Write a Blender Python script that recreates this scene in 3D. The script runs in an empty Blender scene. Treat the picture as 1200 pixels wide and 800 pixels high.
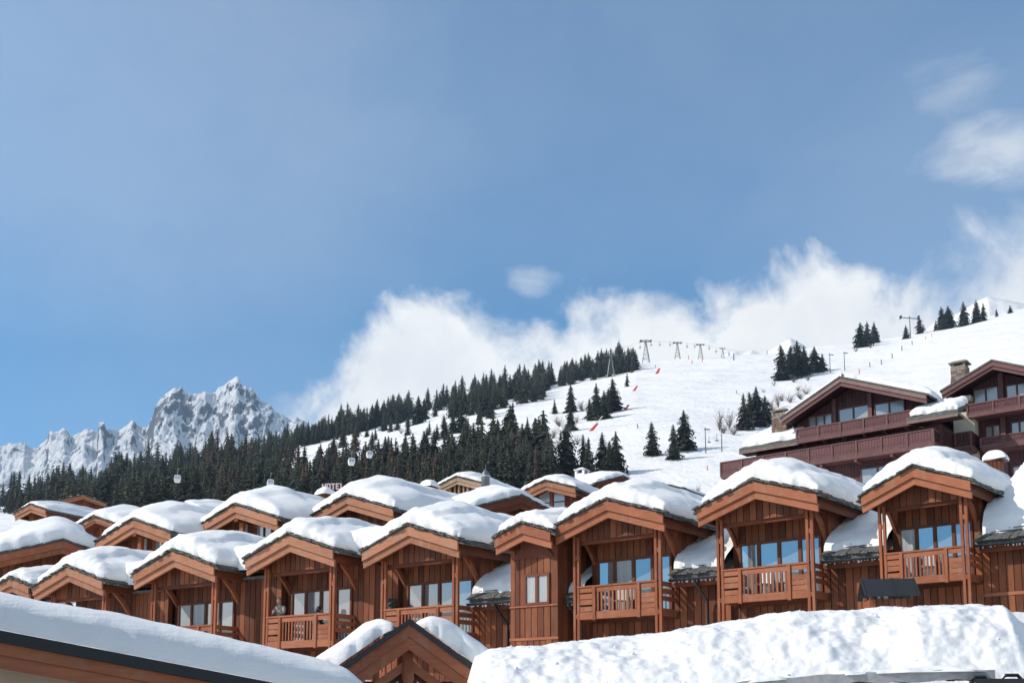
import bpy, math, random
import numpy as np
from mathutils import Vector, Matrix

random.seed(7)
RNG = np.random.default_rng(7)
S = bpy.context.scene
COL = S.collection

# ------------------------------------------------------------------ camera
F, HORIZ, PITCH, CH = 1222.0, 829.0, 0.118, 1.65      # focal length and horizon of a 1200 px wide frame
PY0 = HORIZ - F * math.tan(PITCH)
cam_d = bpy.data.cameras.new('camera')
cam = bpy.data.objects.new('camera', cam_d); COL.objects.link(cam)
cam_d.sensor_width = 36.0; cam_d.lens = F / 1200 * 36
cam_d.shift_y = (PY0 - 400) / 1200
cam_d.clip_start = 0.1; cam_d.clip_end = 20000
cam.location = (0, 0, CH); cam.rotation_euler = (math.pi / 2 + PITCH, 0, 0)
S.camera = cam

# ------------------------------------------------------------------ light, sky
S.view_settings.view_transform = 'Standard'; S.view_settings.look = 'None'
S.view_settings.exposure = 0.22; S.view_settings.gamma = 1.0
SUN = Vector((-0.80, -0.17, 0.58)).normalized()        # from the place towards the sun
sun_d = bpy.data.lights.new('sun', 'SUN'); sun_d.energy = 3.6; sun_d.angle = math.radians(0.5); sun_d.color = (1.0, 0.92, 0.82)
sun = bpy.data.objects.new('sun', sun_d); COL.objects.link(sun)
sun.rotation_euler = SUN.to_track_quat('Z', 'Y').to_euler()
sun.location = (0, 0, 100)

def px_dir(px, py):
    xi = (px - 600) / F; et = (PY0 - py) / F
    c, s = math.cos(PITCH), math.sin(PITCH)
    return Vector((xi, c - s * et, s + c * et))

def azel(px, py):
    d = px_dir(px, py)
    return math.atan2(d.x, d.y), math.asin(d.z / d.length)

def elev(py):
    """height over distance of a reading at row py"""
    et = (PY0 - np.asarray(py, float)) / F; c, s = math.cos(PITCH), math.sin(PITCH)
    return (s + c * et) / (c - s * et)
def side(px, py):
    et = (PY0 - np.asarray(py, float)) / F
    return (np.asarray(px, float) - 600) / F / (math.cos(PITCH) - math.sin(PITCH) * et)

class NT:
    """short hand for building node trees"""
    def __init__(s, tree): s.t = tree
    def n(s, typ, ins=None, **kw):
        nd = s.t.nodes.new(typ)
        for k, v in kw.items(): setattr(nd, k, v)
        for k, v in (ins or {}).items():
            if isinstance(v, bpy.types.NodeSocket): s.t.links.new(v, nd.inputs[k])
            else: nd.inputs[k].default_value = v
        return nd
    def m(s, op, a, b=0.0, c=0.0):
        return s.n('ShaderNodeMath', {0: a, 1: b, 2: c}, operation=op).outputs[0]
    def noise(s, vec, scale, detail=4, rough=0.5, dist=0.0):
        ins = {'Scale': scale, 'Detail': detail, 'Roughness': rough, 'Distortion': dist}
        if vec is not None: ins['Vector'] = vec
        return s.n('ShaderNodeTexNoise', ins).outputs['Fac']
    def ss(s, x, a, b):
        return s.n('ShaderNodeMapRange', {'Value': x, 'From Min': a, 'From Max': b, 'To Min': 0.0, 'To Max': 1.0}, interpolation_type='SMOOTHSTEP').outputs[0]
    def mix(s, fac, a, b):
        nd = s.n('ShaderNodeMix', {0: fac}, data_type='RGBA')
        for i, v in ((6, a), (7, b)):
            if isinstance(v, bpy.types.NodeSocket): s.t.links.new(v, nd.inputs[i])
            else: nd.inputs[i].default_value = (*v[:3], 1)
        return nd.outputs[2]
    def mapv(s, vec, scale):
        return s.n('ShaderNodeMapping', {'Vector': vec, 'Scale': scale}).outputs[0]

W = bpy.data.worlds.new('World'); S.world = W; W.use_nodes = True
W.node_tree.nodes.clear()
t = NT(W.node_tree)
sky = t.n('ShaderNodeTexSky', sky_type='NISHITA', sun_disc=False)
sky.sun_elevation = math.asin(SUN.z); sky.sun_rotation = math.atan2(SUN.x, SUN.y)
sky.altitude = 2200; sky.air_density = 0.80; sky.dust_density = 0.0; sky.ozone_density = 2.2
SKYK = 0.150
dirv = t.n('ShaderNodeTexCoord').outputs['Generated']
sep = t.n('ShaderNodeSeparateXYZ', {0: dirv})
el = t.m('ARCSINE', sep.outputs[2])
az = t.m('ARCTAN2', sep.outputs[0], sep.outputs[1])
# cloud bank: its top over the azimuth, from readings of the photograph turned into angles
bank = [(230, 600), (270, 520), (325, 490), (372, 456), (412, 404), (445, 366), (486, 342), (520, 335), (552, 358), (600, 382), (640, 378), (690, 352), (740, 362), (800, 356),
        (850, 334), (900, 297), (950, 283), (990, 297), (1030, 312), (1090, 312), (1150, 308), (1215, 300), (1300, 330), (1420, 350)]
fc = t.n('ShaderNodeFloatCurve', {'Value': t.n('ShaderNodeMapRange', {'Value': az, 'From Min': -1.0, 'From Max': 1.0}).outputs[0]})
cv = fc.mapping.curves[0]
pts = [((azel(*p)[0] + 1) / 2, azel(*p)[1]) for p in bank]
pts = [(0.0, 0.0), (0.25, 0.06)] + pts + [(0.9, 0.20), (1.0, 0.10)]
cv.points[0].location = pts[0]; cv.points[1].location = pts[-1]
for p in pts[1:-1]: cv.points.new(*p)
for p in cv.points: p.handle_type = 'AUTO_CLAMPED'
fc.mapping.update()
n1 = t.noise(dirv, 13.0, 7, 0.58, 0.35)
n2 = t.noise(dirv, 42.0, 5, 0.55)
puff = t.m('ADD', t.m('MULTIPLY', t.m('SUBTRACT', n1, 0.5), 0.16), t.m('MULTIPLY', t.m('SUBTRACT', n2, 0.5), 0.035))
over = t.m('ADD', t.m('SUBTRACT', fc.outputs[0], el), puff)
soft = t.ss(az, 0.30, 0.52)                               # the bank gets vaguer to the right
edge = t.m('MULTIPLY', t.ss(over, -0.018, 0.036), 1.0)
edge2 = t.ss(over, -0.075, 0.05)
dens = t.n('ShaderNodeMix', {0: soft, 2: edge, 3: t.m('MULTIPLY', edge2, 0.92)}, data_type='FLOAT').outputs[0]
wn = t.noise(t.mapv(dirv, (1.0, 1.0, 2.4)), 6.0, 5, 0.5, 0.2)
fibre = t.ss(t.noise(t.mapv(dirv, (2.5, 2.5, 9.0)), 4.0, 6, 0.6, 0.8), 0.34, 0.68)
def wisp(px, py, rx, ry, k, rag=1.0):
    a0, e0 = azel(px, py)
    dx = t.m('DIVIDE', t.m('SUBTRACT', az, a0), rx / F); dy = t.m('DIVIDE', t.m('SUBTRACT', el, e0), ry / F)
    r = t.m('SQRT', t.m('ADD', t.m('MULTIPLY', dx, dx), t.m('MULTIPLY', dy, dy)))
    r = t.m('ADD', r, t.m('ADD', t.m('MULTIPLY', t.m('SUBTRACT', wn, 0.5), 2.6), t.m('ADD', t.m('MULTIPLY', t.m('SUBTRACT', n1, 0.5), 1.3 * rag), t.m('MULTIPLY', t.m('SUBTRACT', n2, 0.5), 1.6 * (rag - 1)))))
    return t.m('MULTIPLY', t.m('MULTIPLY', t.m('SUBTRACT', 1.0, t.ss(r, -0.3, 1.15)), t.m('ADD', 0.62, t.m('MULTIPLY', fibre, 0.42))), k)
for w in [(617, 328, 38, 15, 0.55, 1.6), (1140, 88, 130, 54, 0.36), (1172, 182, 150, 52, 0.62), (930, 8, 70, 18, 0.2),  (345, 480, 40, 30, 0.35)]:
    dens = t.m('MAXIMUM', dens, wisp(*w))
def broad(px, py, rx_, ry_, k):
    a0, e0 = azel(px, py)
    dx = t.m('DIVIDE', t.m('SUBTRACT', az, a0), rx_ / F); dy = t.m('DIVIDE', t.m('SUBTRACT', el, e0), ry_ / F)
    r = t.m('ADD', t.m('ADD', t.m('MULTIPLY', dx, dx), t.m('MULTIPLY', dy, dy)), t.m('MULTIPLY', t.m('SUBTRACT', wn, 0.5), 0.5))
    return t.m('MULTIPLY', t.m('SUBTRACT', 1.0, t.ss(r, 0.0, 1.2)), k)
for w in [(130, 80, 600, 330, 0.21), (700, 20, 800, 340, 0.12), (1180, 240, 420, 260, 0.16)]:
    dens = t.m('MAXIMUM', dens, broad(*w))
veil = t.m('MULTIPLY', t.ss(t.noise(t.mapv(dirv, (1.6, 1.6, 3.0)), 1.2, 2, 0.45, 0.2), 0.30, 0.9), 0.12)
dens = t.m('MAXIMUM', dens, veil)
# unseen broken cloud added round the rest of the sky to whiten ambient light
away = t.m('MAXIMUM', t.m('MAXIMUM', t.ss(t.m('ABSOLUTE', az), 0.56, 0.95), t.ss(el, 0.66, 0.95)), 0.0)
fill_cloud = t.ss(t.m('ADD', t.noise(t.mapv(dirv, (1.0, 1.0, 1.7)), 2.6, 7, 0.58, 0.3), t.m('MULTIPLY', t.m('SUBTRACT', n1, 0.5), 0.25)), 0.475, 0.59)
dens = t.m('MAXIMUM', dens, t.m('MULTIPLY', t.m('MULTIPLY', fill_cloud, away), 0.95))
shade = t.ss(t.noise(dirv, 9.0, 6, 0.6, 0.2), 0.30, 0.62)
cl_col = t.mix(shade, (0.78, 0.79, 0.81), (0.92, 0.915, 0.90))
up = t.ss(el, 0.10, 0.62)                                 # clear mountain air: the blue stays deep towards the horizon
tint = t.mix(up, (0.34, 0.82, 0.94), (0.53, 1.12, 1.24))
bg_sky = t.n('ShaderNodeBackground', {'Color': t.n('ShaderNodeMix', {0: 1.0, 6: sky.outputs[0], 7: tint}, data_type='RGBA', blend_type='MULTIPLY').outputs[2], 'Strength': SKYK})
bg_cl = t.n('ShaderNodeBackground', {'Color': cl_col, 'Strength': 1.0})
mx = t.n('ShaderNodeMixShader', {0: dens, 1: bg_sky.outputs[0], 2: bg_cl.outputs[0]})
t.n('ShaderNodeOutputWorld', {0: mx.outputs[0]})

# ------------------------------------------------------------------ materials
def mat(name, build):
    m = bpy.data.materials.new(name); m.use_nodes = True
    nt = m.node_tree; nt.nodes.clear()
    t = NT(nt)
    p = t.n('ShaderNodeBsdfPrincipled'); out = t.n('ShaderNodeOutputMaterial', {0: p.outputs[0]})
    build(t, p)
    return m
def setp(t, p, **kw):
    for k, v in kw.items():
        k = k.replace('_', ' ')
        if isinstance(v, bpy.types.NodeSocket): t.t.links.new(v, p.inputs[k])
        else: p.inputs[k].default_value = (*v, 1) if isinstance(v, tuple) and len(v) == 3 else v
def bump(t, p, h, strength, dist):
    b = t.n('ShaderNodeBump', {'Height': h, 'Strength': strength, 'Distance': dist})
    t.t.links.new(b.outputs[0], p.inputs['Normal'])

def wood(name, lo, hi, grain, wear=None, rnd=0.5):
    def b(t, p):
        co = t.n('ShaderNodeTexCoord').outputs['Object']
        rn = t.n('ShaderNodeObjectInfo').outputs['Random']
        off = t.n('ShaderNodeCombineXYZ', {0: t.m('MULTIPLY', rn, 37.0), 1: t.m('MULTIPLY', rn, 11.0), 2: t.m('MULTIPLY', rn, 23.0)}).outputs[0]
        co2 = t.n('ShaderNodeVectorMath', {0: co, 1: off}, operation='ADD').outputs[0]
        g = t.noise(t.mapv(co2, grain), 1.0, 6, 0.62, 0.6)
        l = t.noise(co2, 0.9, 3, 0.5)
        f = t.m('ADD', t.m('MULTIPLY', g, 0.75), t.m('ADD', t.m('MULTIPLY', t.m('SUBTRACT', rn, 0.5), rnd), t.m('MULTIPLY', t.m('SUBTRACT', l, 0.5), 0.5)))
        c = t.mix(t.ss(f, 0.05, 0.75), lo, hi)
        if wear: c = t.mix(t.m('MULTIPLY', t.ss(t.noise(t.mapv(co2, (3, 3, .8)), 1.0, 6, 0.7), 0.48, 0.70), 0.75), c, wear)
        setp(t, p, Base_Color=c, Roughness=0.62, Specular_IOR_Level=0.25)
        bump(t, p, g, 0.35, 0.01)
    return mat(name, b)

GV, GH = (26, 26, 1.6), (1.6, 26, 26)
GD = (26, 1.6, 26)
M = {}
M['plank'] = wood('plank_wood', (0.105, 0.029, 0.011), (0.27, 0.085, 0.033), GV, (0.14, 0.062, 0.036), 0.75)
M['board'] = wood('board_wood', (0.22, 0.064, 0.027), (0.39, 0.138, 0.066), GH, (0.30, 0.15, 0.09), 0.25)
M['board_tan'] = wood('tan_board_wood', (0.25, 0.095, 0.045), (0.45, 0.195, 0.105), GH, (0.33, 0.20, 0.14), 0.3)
M['beam'] = wood('beam_wood', (0.13, 0.034, 0.012), (0.26, 0.078, 0.030), GD, None, 0.3)
M['post'] = wood('post_wood', (0.20, 0.054, 0.020), (0.36, 0.112, 0.046), GV, (0.28, 0.14, 0.09), 0.3)
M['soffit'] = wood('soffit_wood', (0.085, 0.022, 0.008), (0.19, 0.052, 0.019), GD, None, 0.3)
M['frame'] = wood('frame_wood', (0.10, 0.030, 0.014), (0.19, 0.060, 0.026), GV, None, 0.3)
M['purple'] = wood('purple_plank', (0.080, 0.032, 0.033), (0.17, 0.074, 0.073), GV, (0.12, 0.06, 0.057), 0.5)
M['purple_board'] = wood('purple_board', (0.105, 0.046, 0.045), (0.20, 0.096, 0.090), GH, (0.16, 0.09, 0.085), 0.2)
M['purple_dark'] = wood('purple_dark', (0.035, 0.014, 0.014), (0.07, 0.028, 0.027), GV, None, 0.3)
M['pale_wood'] = wood('pale_wood', (0.30, 0.19, 0.12), (0.50, 0.34, 0.22), GV, (0.25, 0.18, 0.14), 0.4)
M['grey_board'] = wood('weathered_board', (0.17, 0.100, 0.088), (0.29, 0.185, 0.165), GH, (0.25, 0.20, 0.17), 0.3)

def snow_b(fine=1.0, coarse=1.0, layer=0.03):
    def b(t, p):
        co = t.n('ShaderNodeNewGeometry').outputs['Position']
        a = t.noise(co, 3.2, 6, 0.6); c = t.noise(co, 28.0, 4, 0.6)
        lay = t.noise(t.mapv(co, (0.7, 0.7, 11.0)), 1.0, 4, 0.6)
        h = t.m('ADD', t.m('MULTIPLY', lay, layer), t.m('ADD', t.m('MULTIPLY', a, 0.035 * coarse), t.m('MULTIPLY', c, 0.008 * fine)))
        setp(t, p, Base_Color=t.mix(t.ss(t.noise(co, 0.8, 4, 0.6), 0.3, 0.7), (0.81, 0.805, 0.79), (0.86, 0.85, 0.83)), Roughness=0.75, Specular_IOR_Level=0.2)
        bump(t, p, h, 0.6, 1.0)
    return b
M['snow'] = mat('snow', snow_b())
M['rough_snow'] = mat('rough_snow', snow_b(2.0, 0.8, 0.0))
def pist_b(t, p):
    co = t.n('ShaderNodeNewGeometry').outputs['Position']
    a = t.noise(co, 0.02, 6, 0.6); c = t.noise(t.mapv(co, (0.35, 0.05, 0.05)), 1.0, 5, 0.65)
    st = t.noise(t.mapv(co, (0.12, 0.5, 0.5)), 1.0, 5, 0.7)
    setp(t, p, Base_Color=t.mix(t.ss(st, 0.35, 0.7), (0.81, 0.80, 0.79), (0.87, 0.86, 0.84)), Roughness=0.8, Specular_IOR_Level=0.15)
    bump(t, p, t.m('ADD', t.m('MULTIPLY', a, 14.0), t.m('ADD', t.m('MULTIPLY', c, 0.8), t.m('MULTIPLY', st, 0.4))), 0.5, 1.0)
M['piste'] = mat('piste_snow', pist_b)
def slate_b(t, p):
    co = t.n('ShaderNodeTexCoord').outputs['Object']
    a = t.noise(co, 6.0, 5, 0.6); m_ = t.noise(co, 2.2, 5, 0.7)
    c = t.mix(a, (0.045, 0.045, 0.042), (0.13, 0.125, 0.115))
    c = t.mix(t.m('MULTIPLY', t.ss(m_, 0.5, 0.68), 0.7), c, (0.10, 0.105, 0.055))
    c = t.mix(t.m('MULTIPLY', t.ss(t.noise(co, 14, 3, 0.6), 0.60, 0.68), 0.8), c, (0.42, 0.42, 0.42))
    setp(t, p, Base_Color=c, Roughness=0.75)
    bump(t, p, a, 0.6, 0.03)
M['slate'] = mat('slate', slate_b)
def flat(name, c, rough=0.5, metal=0.0, var=0.25, sc=5.0):
    def b(t, p):
        co = t.n('ShaderNodeTexCoord').outputs['Object']
        a = t.noise(co, sc, 5, 0.6)
        setp(t, p, Base_Color=t.mix(a, tuple(x * (1 - var) for x in c), tuple(min(1, x * (1 + var)) for x in c)), Roughness=rough, Metallic=metal)
        bump(t, p, a, 0.15, 0.01)
    return mat(name, b)
M['metal'] = flat('dark_metal', (0.030, 0.032, 0.036), 0.45, 0.3)
M['roofmetal'] = flat('black_roof_metal', (0.016, 0.017, 0.020), 0.6, 0.0)
M['steel'] = flat('grey_steel', (0.16, 0.17, 0.18), 0.5, 0.5)
M['plaster'] = flat('cream_plaster', (0.66, 0.60, 0.48), 0.85, 0, 0.10)
M['beige'] = flat('beige_render', (0.55, 0.42, 0.30), 0.85, 0, 0.08)
M['white'] = flat('white_paint', (0.72, 0.72, 0.70), 0.6, 0, 0.08)
M['redlet'] = flat('red_letter', (0.62, 0.16, 0.15), 0.5, 0, 0.1)
M['pinklet'] = flat('pale_pink_letter', (0.80, 0.62, 0.60), 0.5, 0, 0.1)
M['red'] = flat('red_net', (0.70, 0.06, 0.05), 0.6, 0, 0.2)
M['orange'] = flat('orange_pole', (0.55, 0.12, 0.06), 0.6)
M['stone_a'] = flat('brown_stone', (0.17, 0.11, 0.075), 0.85, 0, 0.4, 3)
M['stone_b'] = flat('grey_stone', (0.25, 0.215, 0.18), 0.85, 0, 0.4, 3)
M['concrete'] = flat('grey_ledge', (0.38, 0.375, 0.365), 0.9, 0, 0.5, 6)
M['asphalt'] = flat('wet_asphalt', (0.05, 0.05, 0.052), 0.8, 0, 0.4, 2)
M['skin'] = flat('skin', (0.55, 0.32, 0.24), 0.55, 0, 0.05)
M['hair'] = flat('dark_hair', (0.015, 0.013, 0.014), 0.5)
M['grey_hair'] = flat('grey_hair', (0.30, 0.27, 0.24), 0.6)
M['jacket'] = flat('mottled_jacket', (0.36, 0.34, 0.28), 0.8, 0, 0.55, 14)
M['navy'] = flat('navy_cloth', (0.03, 0.035, 0.06), 0.8)
M['red_cloth'] = flat('red_cloth', (0.45, 0.05, 0.05), 0.8)
M['bark'] = flat('bark', (0.075, 0.055, 0.042), 0.9, 0, 0.4, 2)
M['twig'] = flat('bare_twig', (0.17, 0.135, 0.115), 0.9, 0, 0.3, 2)
def glass_b(t, p):
    co = t.n('ShaderNodeTexCoord').outputs['Object']
    rn = t.n('ShaderNodeObjectInfo').outputs['Random']
    setp(t, p, Base_Color=t.mix(rn, (0.36, 0.37, 0.37), (0.50, 0.50, 0.49)), Metallic=0.62, Roughness=0.04)
    bump(t, p, t.noise(co, 1.1, 2, 0.5), 0.05, 0.05)
M['glass'] = mat('window_glass', glass_b)
def glass2_b(t, p):
    setp(t, p, Base_Color=(0.42, 0.42, 0.41), Metallic=0.35, Roughness=0.2)  # pale reflection of cloud is put into the grey base colour
M['greyglass'] = mat('cloud_grey_glass', glass2_b)
def curt_b(t, p):
    co = t.n('ShaderNodeTexCoord').outputs['Object']
    g = t.noise(t.mapv(co, (14, 14, 0.3)), 1.0, 3, 0.5)
    setp(t, p, Base_Color=t.mix(g, (0.26, 0.27, 0.27), (0.50, 0.50, 0.49)), Roughness=0.2)
    bump(t, p, g, 0.6, 0.05)
M['curtain'] = mat('curtained_glass', curt_b)
def fol(name, a, b_):
    def b(t, p):
        co = t.n('ShaderNodeTexCoord').outputs['Object']
        rn = t.n('ShaderNodeObjectInfo').outputs['Random']
        n = t.noise(co, 0.55, 4, 0.65)
        f = t.m('ADD', n, t.m('MULTIPLY', t.m('SUBTRACT', rn, 0.5), 0.5))
        setp(t, p, Base_Color=t.mix(t.ss(f, 0.25, 0.8), a, b_), Roughness=0.8, Specular_IOR_Level=0.15)
    return mat(name, b)
M['spruce'] = fol('spruce_needles', (0.042, 0.046, 0.035), (0.064, 0.067, 0.046))
M['larch'] = fol('brown_larch', (0.062, 0.046, 0.034), (0.095, 0.066, 0.046))
def rock_b(t, p):
    g = t.n('ShaderNodeNewGeometry')
    co = g.outputs['Position']
    nz = t.n('ShaderNodeSeparateXYZ', {0: g.outputs['Normal']}).outputs[2]
    n = t.noise(co, 0.011, 8, 0.70, 0.4); n2 = t.noise(t.mapv(co, (1, 1, .4)), 0.030, 7, 0.70, 0.6)
    f = t.m('ADD', nz, t.m('ADD', t.m('MULTIPLY', t.m('SUBTRACT', n, 0.5), 1.5), t.m('MULTIPLY', t.m('SUBTRACT', n2, 0.5), 0.9)))
    big = t.noise(co, 0.0028, 4, 0.5)
    f = t.m('ADD', f, t.m('MULTIPLY', t.m('SUBTRACT', big, 0.5), 0.7))
    sn = t.ss(f, 0.36, 0.47)
    rock = t.mix(n2, (0.075, 0.08, 0.092), (0.17, 0.175, 0.185))  # cool blue of distance haze is mixed into the rock grey
    setp(t, p, Base_Color=t.mix(sn, rock, (0.82, 0.83, 0.85)), Roughness=0.85, Specular_IOR_Level=0.15)
    bump(t, p, t.m('ADD', t.m('MULTIPLY', n, 45.0), t.m('MULTIPLY', n2, 22.0)), 0.9, 1.0)
M['rock'] = mat('snowy_rock', rock_b)

# ------------------------------------------------------------------ mesh helpers
class MB:
    def __init__(s): s.v = []; s.f = []
    def add(s, vs, fs):
        o = len(s.v); s.v += [tuple(v) for v in vs]; s.f += [tuple(i + o for i in f) for f in fs]; return s
    def box(s, x0, x1, y0, y1, z0, z1):
        return s.add([(x0, y0, z0), (x1, y0, z0), (x1, y1, z0), (x0, y1, z0), (x0, y0, z1), (x1, y0, z1), (x1, y1, z1), (x0, y1, z1)],
                     [(0, 3, 2, 1), (4, 5, 6, 7), (0, 1, 5, 4), (1, 2, 6, 5), (2, 3, 7, 6), (3, 0, 4, 7)])
    def prism_y(s, poly, y0, y1):
        """poly (x,z), counter-clockwise seen from -y"""
        n = len(poly)
        vs = [(x, y0, z) for x, z in poly] + [(x, y1, z) for x, z in poly]
        fs = [tuple(range(n)), tuple(range(2 * n - 1, n - 1, -1))] + [(i, n + i, n + (i + 1) % n, (i + 1) % n) for i in range(n)]
        return s.add(vs, fs)
    def prism_x(s, poly, x0, x1):
        """poly (y,z), counter-clockwise seen from +x"""
        n = len(poly)
        vs = [(x1, y, z) for y, z in poly] + [(x0, y, z) for y, z in poly]
        fs = [tuple(range(n)), tuple(range(2 * n - 1, n - 1, -1))] + [(i, n + i, n + (i + 1) % n, (i + 1) % n) for i in range(n)]
        return s.add(vs, fs)
    def tube(s, pts, r, n=8, cap=True):
        rs = r if isinstance(r, (list, tuple)) else [r] * len(pts)
        pts = [Vector(p) for p in pts]; base = len(s.v); fs = []; vs = []
        for i, p in enumerate(pts):
            d = (pts[min(i + 1, len(pts) - 1)] - pts[max(i - 1, 0)]).normalized()
            a = d.cross(Vector((0, 0, 1)) if abs(d.z) < 0.9 else Vector((1, 0, 0))).normalized(); b = d.cross(a)
            for k in range(n):
                w = 2 * math.pi * k / n
                vs.append(p + a * math.cos(w) * rs[i] + b * math.sin(w) * rs[i])
        for i in range(len(pts) - 1):
            for k in range(n):
                fs.append((i * n + k, i * n + (k + 1) % n, (i + 1) * n + (k + 1) % n, (i + 1) * n + k))
        if cap:
            fs.append(tuple(range(n - 1, -1, -1))); fs.append(tuple(range((len(pts) - 1) * n, len(pts) * n)))
        return s.add(vs, fs)
    def ball(s, c, r, nu=10, nv=7, sq=(1, 1, 1)):
        vs = []; fs = []
        for j in range(nv + 1):
            th = math.pi * j / nv
            for i in range(nu):
                ph = 2 * math.pi * i / nu
                vs.append((c[0] + r * sq[0] * math.sin(th) * math.cos(ph), c[1] + r * sq[1] * math.sin(th) * math.sin(ph), c[2] + r * sq[2] * math.cos(th)))
        for j in range(nv):
            for i in range(nu):
                fs.append((j * nu + i, (j + 1) * nu + i, (j + 1) * nu + (i + 1) % nu, j * nu + (i + 1) % nu))
        return s.add(vs, fs)
    def mesh(s, name, m, smooth=False):
        me = bpy.data.meshes.new(name); me.from_pydata(s.v, [], s.f)
        me.materials.append(M[m] if isinstance(m, str) else m)
        if smooth: me.polygons.foreach_set('use_smooth', [True] * len(me.polygons))
        me.update(); return me
    def obj(s, name, m, parent=None, smooth=False, kind=None):
        return link(name, s.mesh(name, m, smooth), parent, kind)

def link(name, data, parent=None, kind=None):
    o = bpy.data.objects.new(name, data); COL.objects.link(o)
    if parent is not None: o.parent = parent
    if kind: o['kind'] = kind
    return o
def tag(o, label=None, cat=None, group=None, kind=None):
    for k, v in (('label', label), ('category', cat), ('group', group), ('kind', kind)):
        if v: o[k] = v
    return o
def thing(name, label, cat, loc=(0, 0, 0), rz=0.0, group=None, scale=1.0):
    o = link(name, None); o.location = loc; o.rotation_euler = (0, 0, rz); o.scale = (scale,) * 3
    return tag(o, label, cat, group)
def bx(name, m, parent, x0, x1, y0, y1, z0, z1):
    return MB().box(x0, x1, y0, y1, z0, z1).obj(name, m, parent)

def P(px, py, Y):
    d = px_dir(px, py); k = Y / d.y
    return Vector((d.x * k, Y, CH + d.z * k))
class Frame:
    """a facade frame: origin, yaw a; x along the facade, y into the building"""
    def __init__(s, O, a, k=1.0): s.O = Vector(O); s.a = a; s.k = k; s.R = Matrix.Rotation(-a, 3, 'Z')
    def on(s, px, py, y=0.0):
        """local (x, z) where the ray through a reading of the photograph meets the facade plane y"""
        d = s.R.transposed() @ px_dir(px, py); e = s.R.transposed() @ (Vector((0, 0, CH)) - s.O)
        k = (y * s.k - e.y) / d.y
        return (e.x + d.x * k) / s.k, (e.z + d.z * k) / s.k
    def loc(s, w):
        return (s.R.transposed() @ (Vector(w) - s.O)) / s.k
    def world(s, p): return s.O + s.R @ (Vector(p) * s.k)

# value noise in numpy
def _h(ix, iy, iz, seed):
    n = (ix * 374761393 + iy * 668265263 + iz * 2147483647 + seed * 1274126177) & 0xffffffff
    n = ((n ^ (n >> 13)) * 1274126177) & 0xffffffff
    return ((n ^ (n >> 16)) & 0xffff) / 65535.0
def vnoise(x, y, z=0.0, seed=0):
    x, y, z = np.broadcast_arrays(np.asarray(x, float), np.asarray(y, float), np.asarray(z, float))
    fx, fy, fz = np.floor(x), np.floor(y), np.floor(z)
    ix, iy, iz = fx.astype(np.int64), fy.astype(np.int64), fz.astype(np.int64)
    u, v, w = x - fx, y - fy, z - fz
    u = u * u * (3 - 2 * u); v = v * v * (3 - 2 * v); w = w * w * (3 - 2 * w)
    r = 0
    for dx in (0, 1):
        for dy in (0, 1):
            for dz in (0, 1):
                r = r + _h(ix + dx, iy + dy, iz + dz, seed) * (u if dx else 1 - u) * (v if dy else 1 - v) * (w if dz else 1 - w)
    return r * 2 - 1
def fbm(x, y, z=0.0, seed=0, oct=4, gain=0.5):
    r = 0; a = 1.0; f = 1.0
    for i in range(oct):
        r = r + a * vnoise(np.asarray(x) * f + 7.3 * i, np.asarray(y) * f - 3.1 * i, np.asarray(z) * f, seed + i); a *= gain; f *= 2.03
    return r
def ridged(x, y, seed=0, oct=5, gain=0.55):
    r = 0; a = 1.0; f = 1.0
    for i in range(oct):
        r = r + a * (1 - 2 * np.abs(vnoise(np.asarray(x) * f + 5.7 * i, np.asarray(y) * f + 9.1 * i, 0.5, seed + i))); a *= gain; f *= 2.07
    return r

def grid_mesh(name, V, nx, ny, m, smooth=True):
    """V: (ny, nx, 3)"""
    me = bpy.data.meshes.new(name)
    idx = np.arange(nx * ny).reshape(ny, nx)
    q = np.stack([idx[:-1, :-1], idx[:-1, 1:], idx[1:, 1:], idx[1:, :-1]], -1).reshape(-1, 4)
    me.vertices.add(nx * ny); me.vertices.foreach_set('co', V.reshape(-1).astype(np.float32))
    me.loops.add(q.size); me.loops.foreach_set('vertex_index', q.reshape(-1).astype(np.int32))
    me.polygons.add(len(q)); me.polygons.foreach_set('loop_start', np.arange(0, q.size, 4, dtype=np.int32))
    me.polygons.foreach_set('loop_total', np.full(len(q), 4, dtype=np.int32))
    me.polygons.foreach_set('use_smooth', np.full(len(q), smooth))
    me.materials.append(M[m]); me.update(calc_edges=True); me.validate()
    return me

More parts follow.
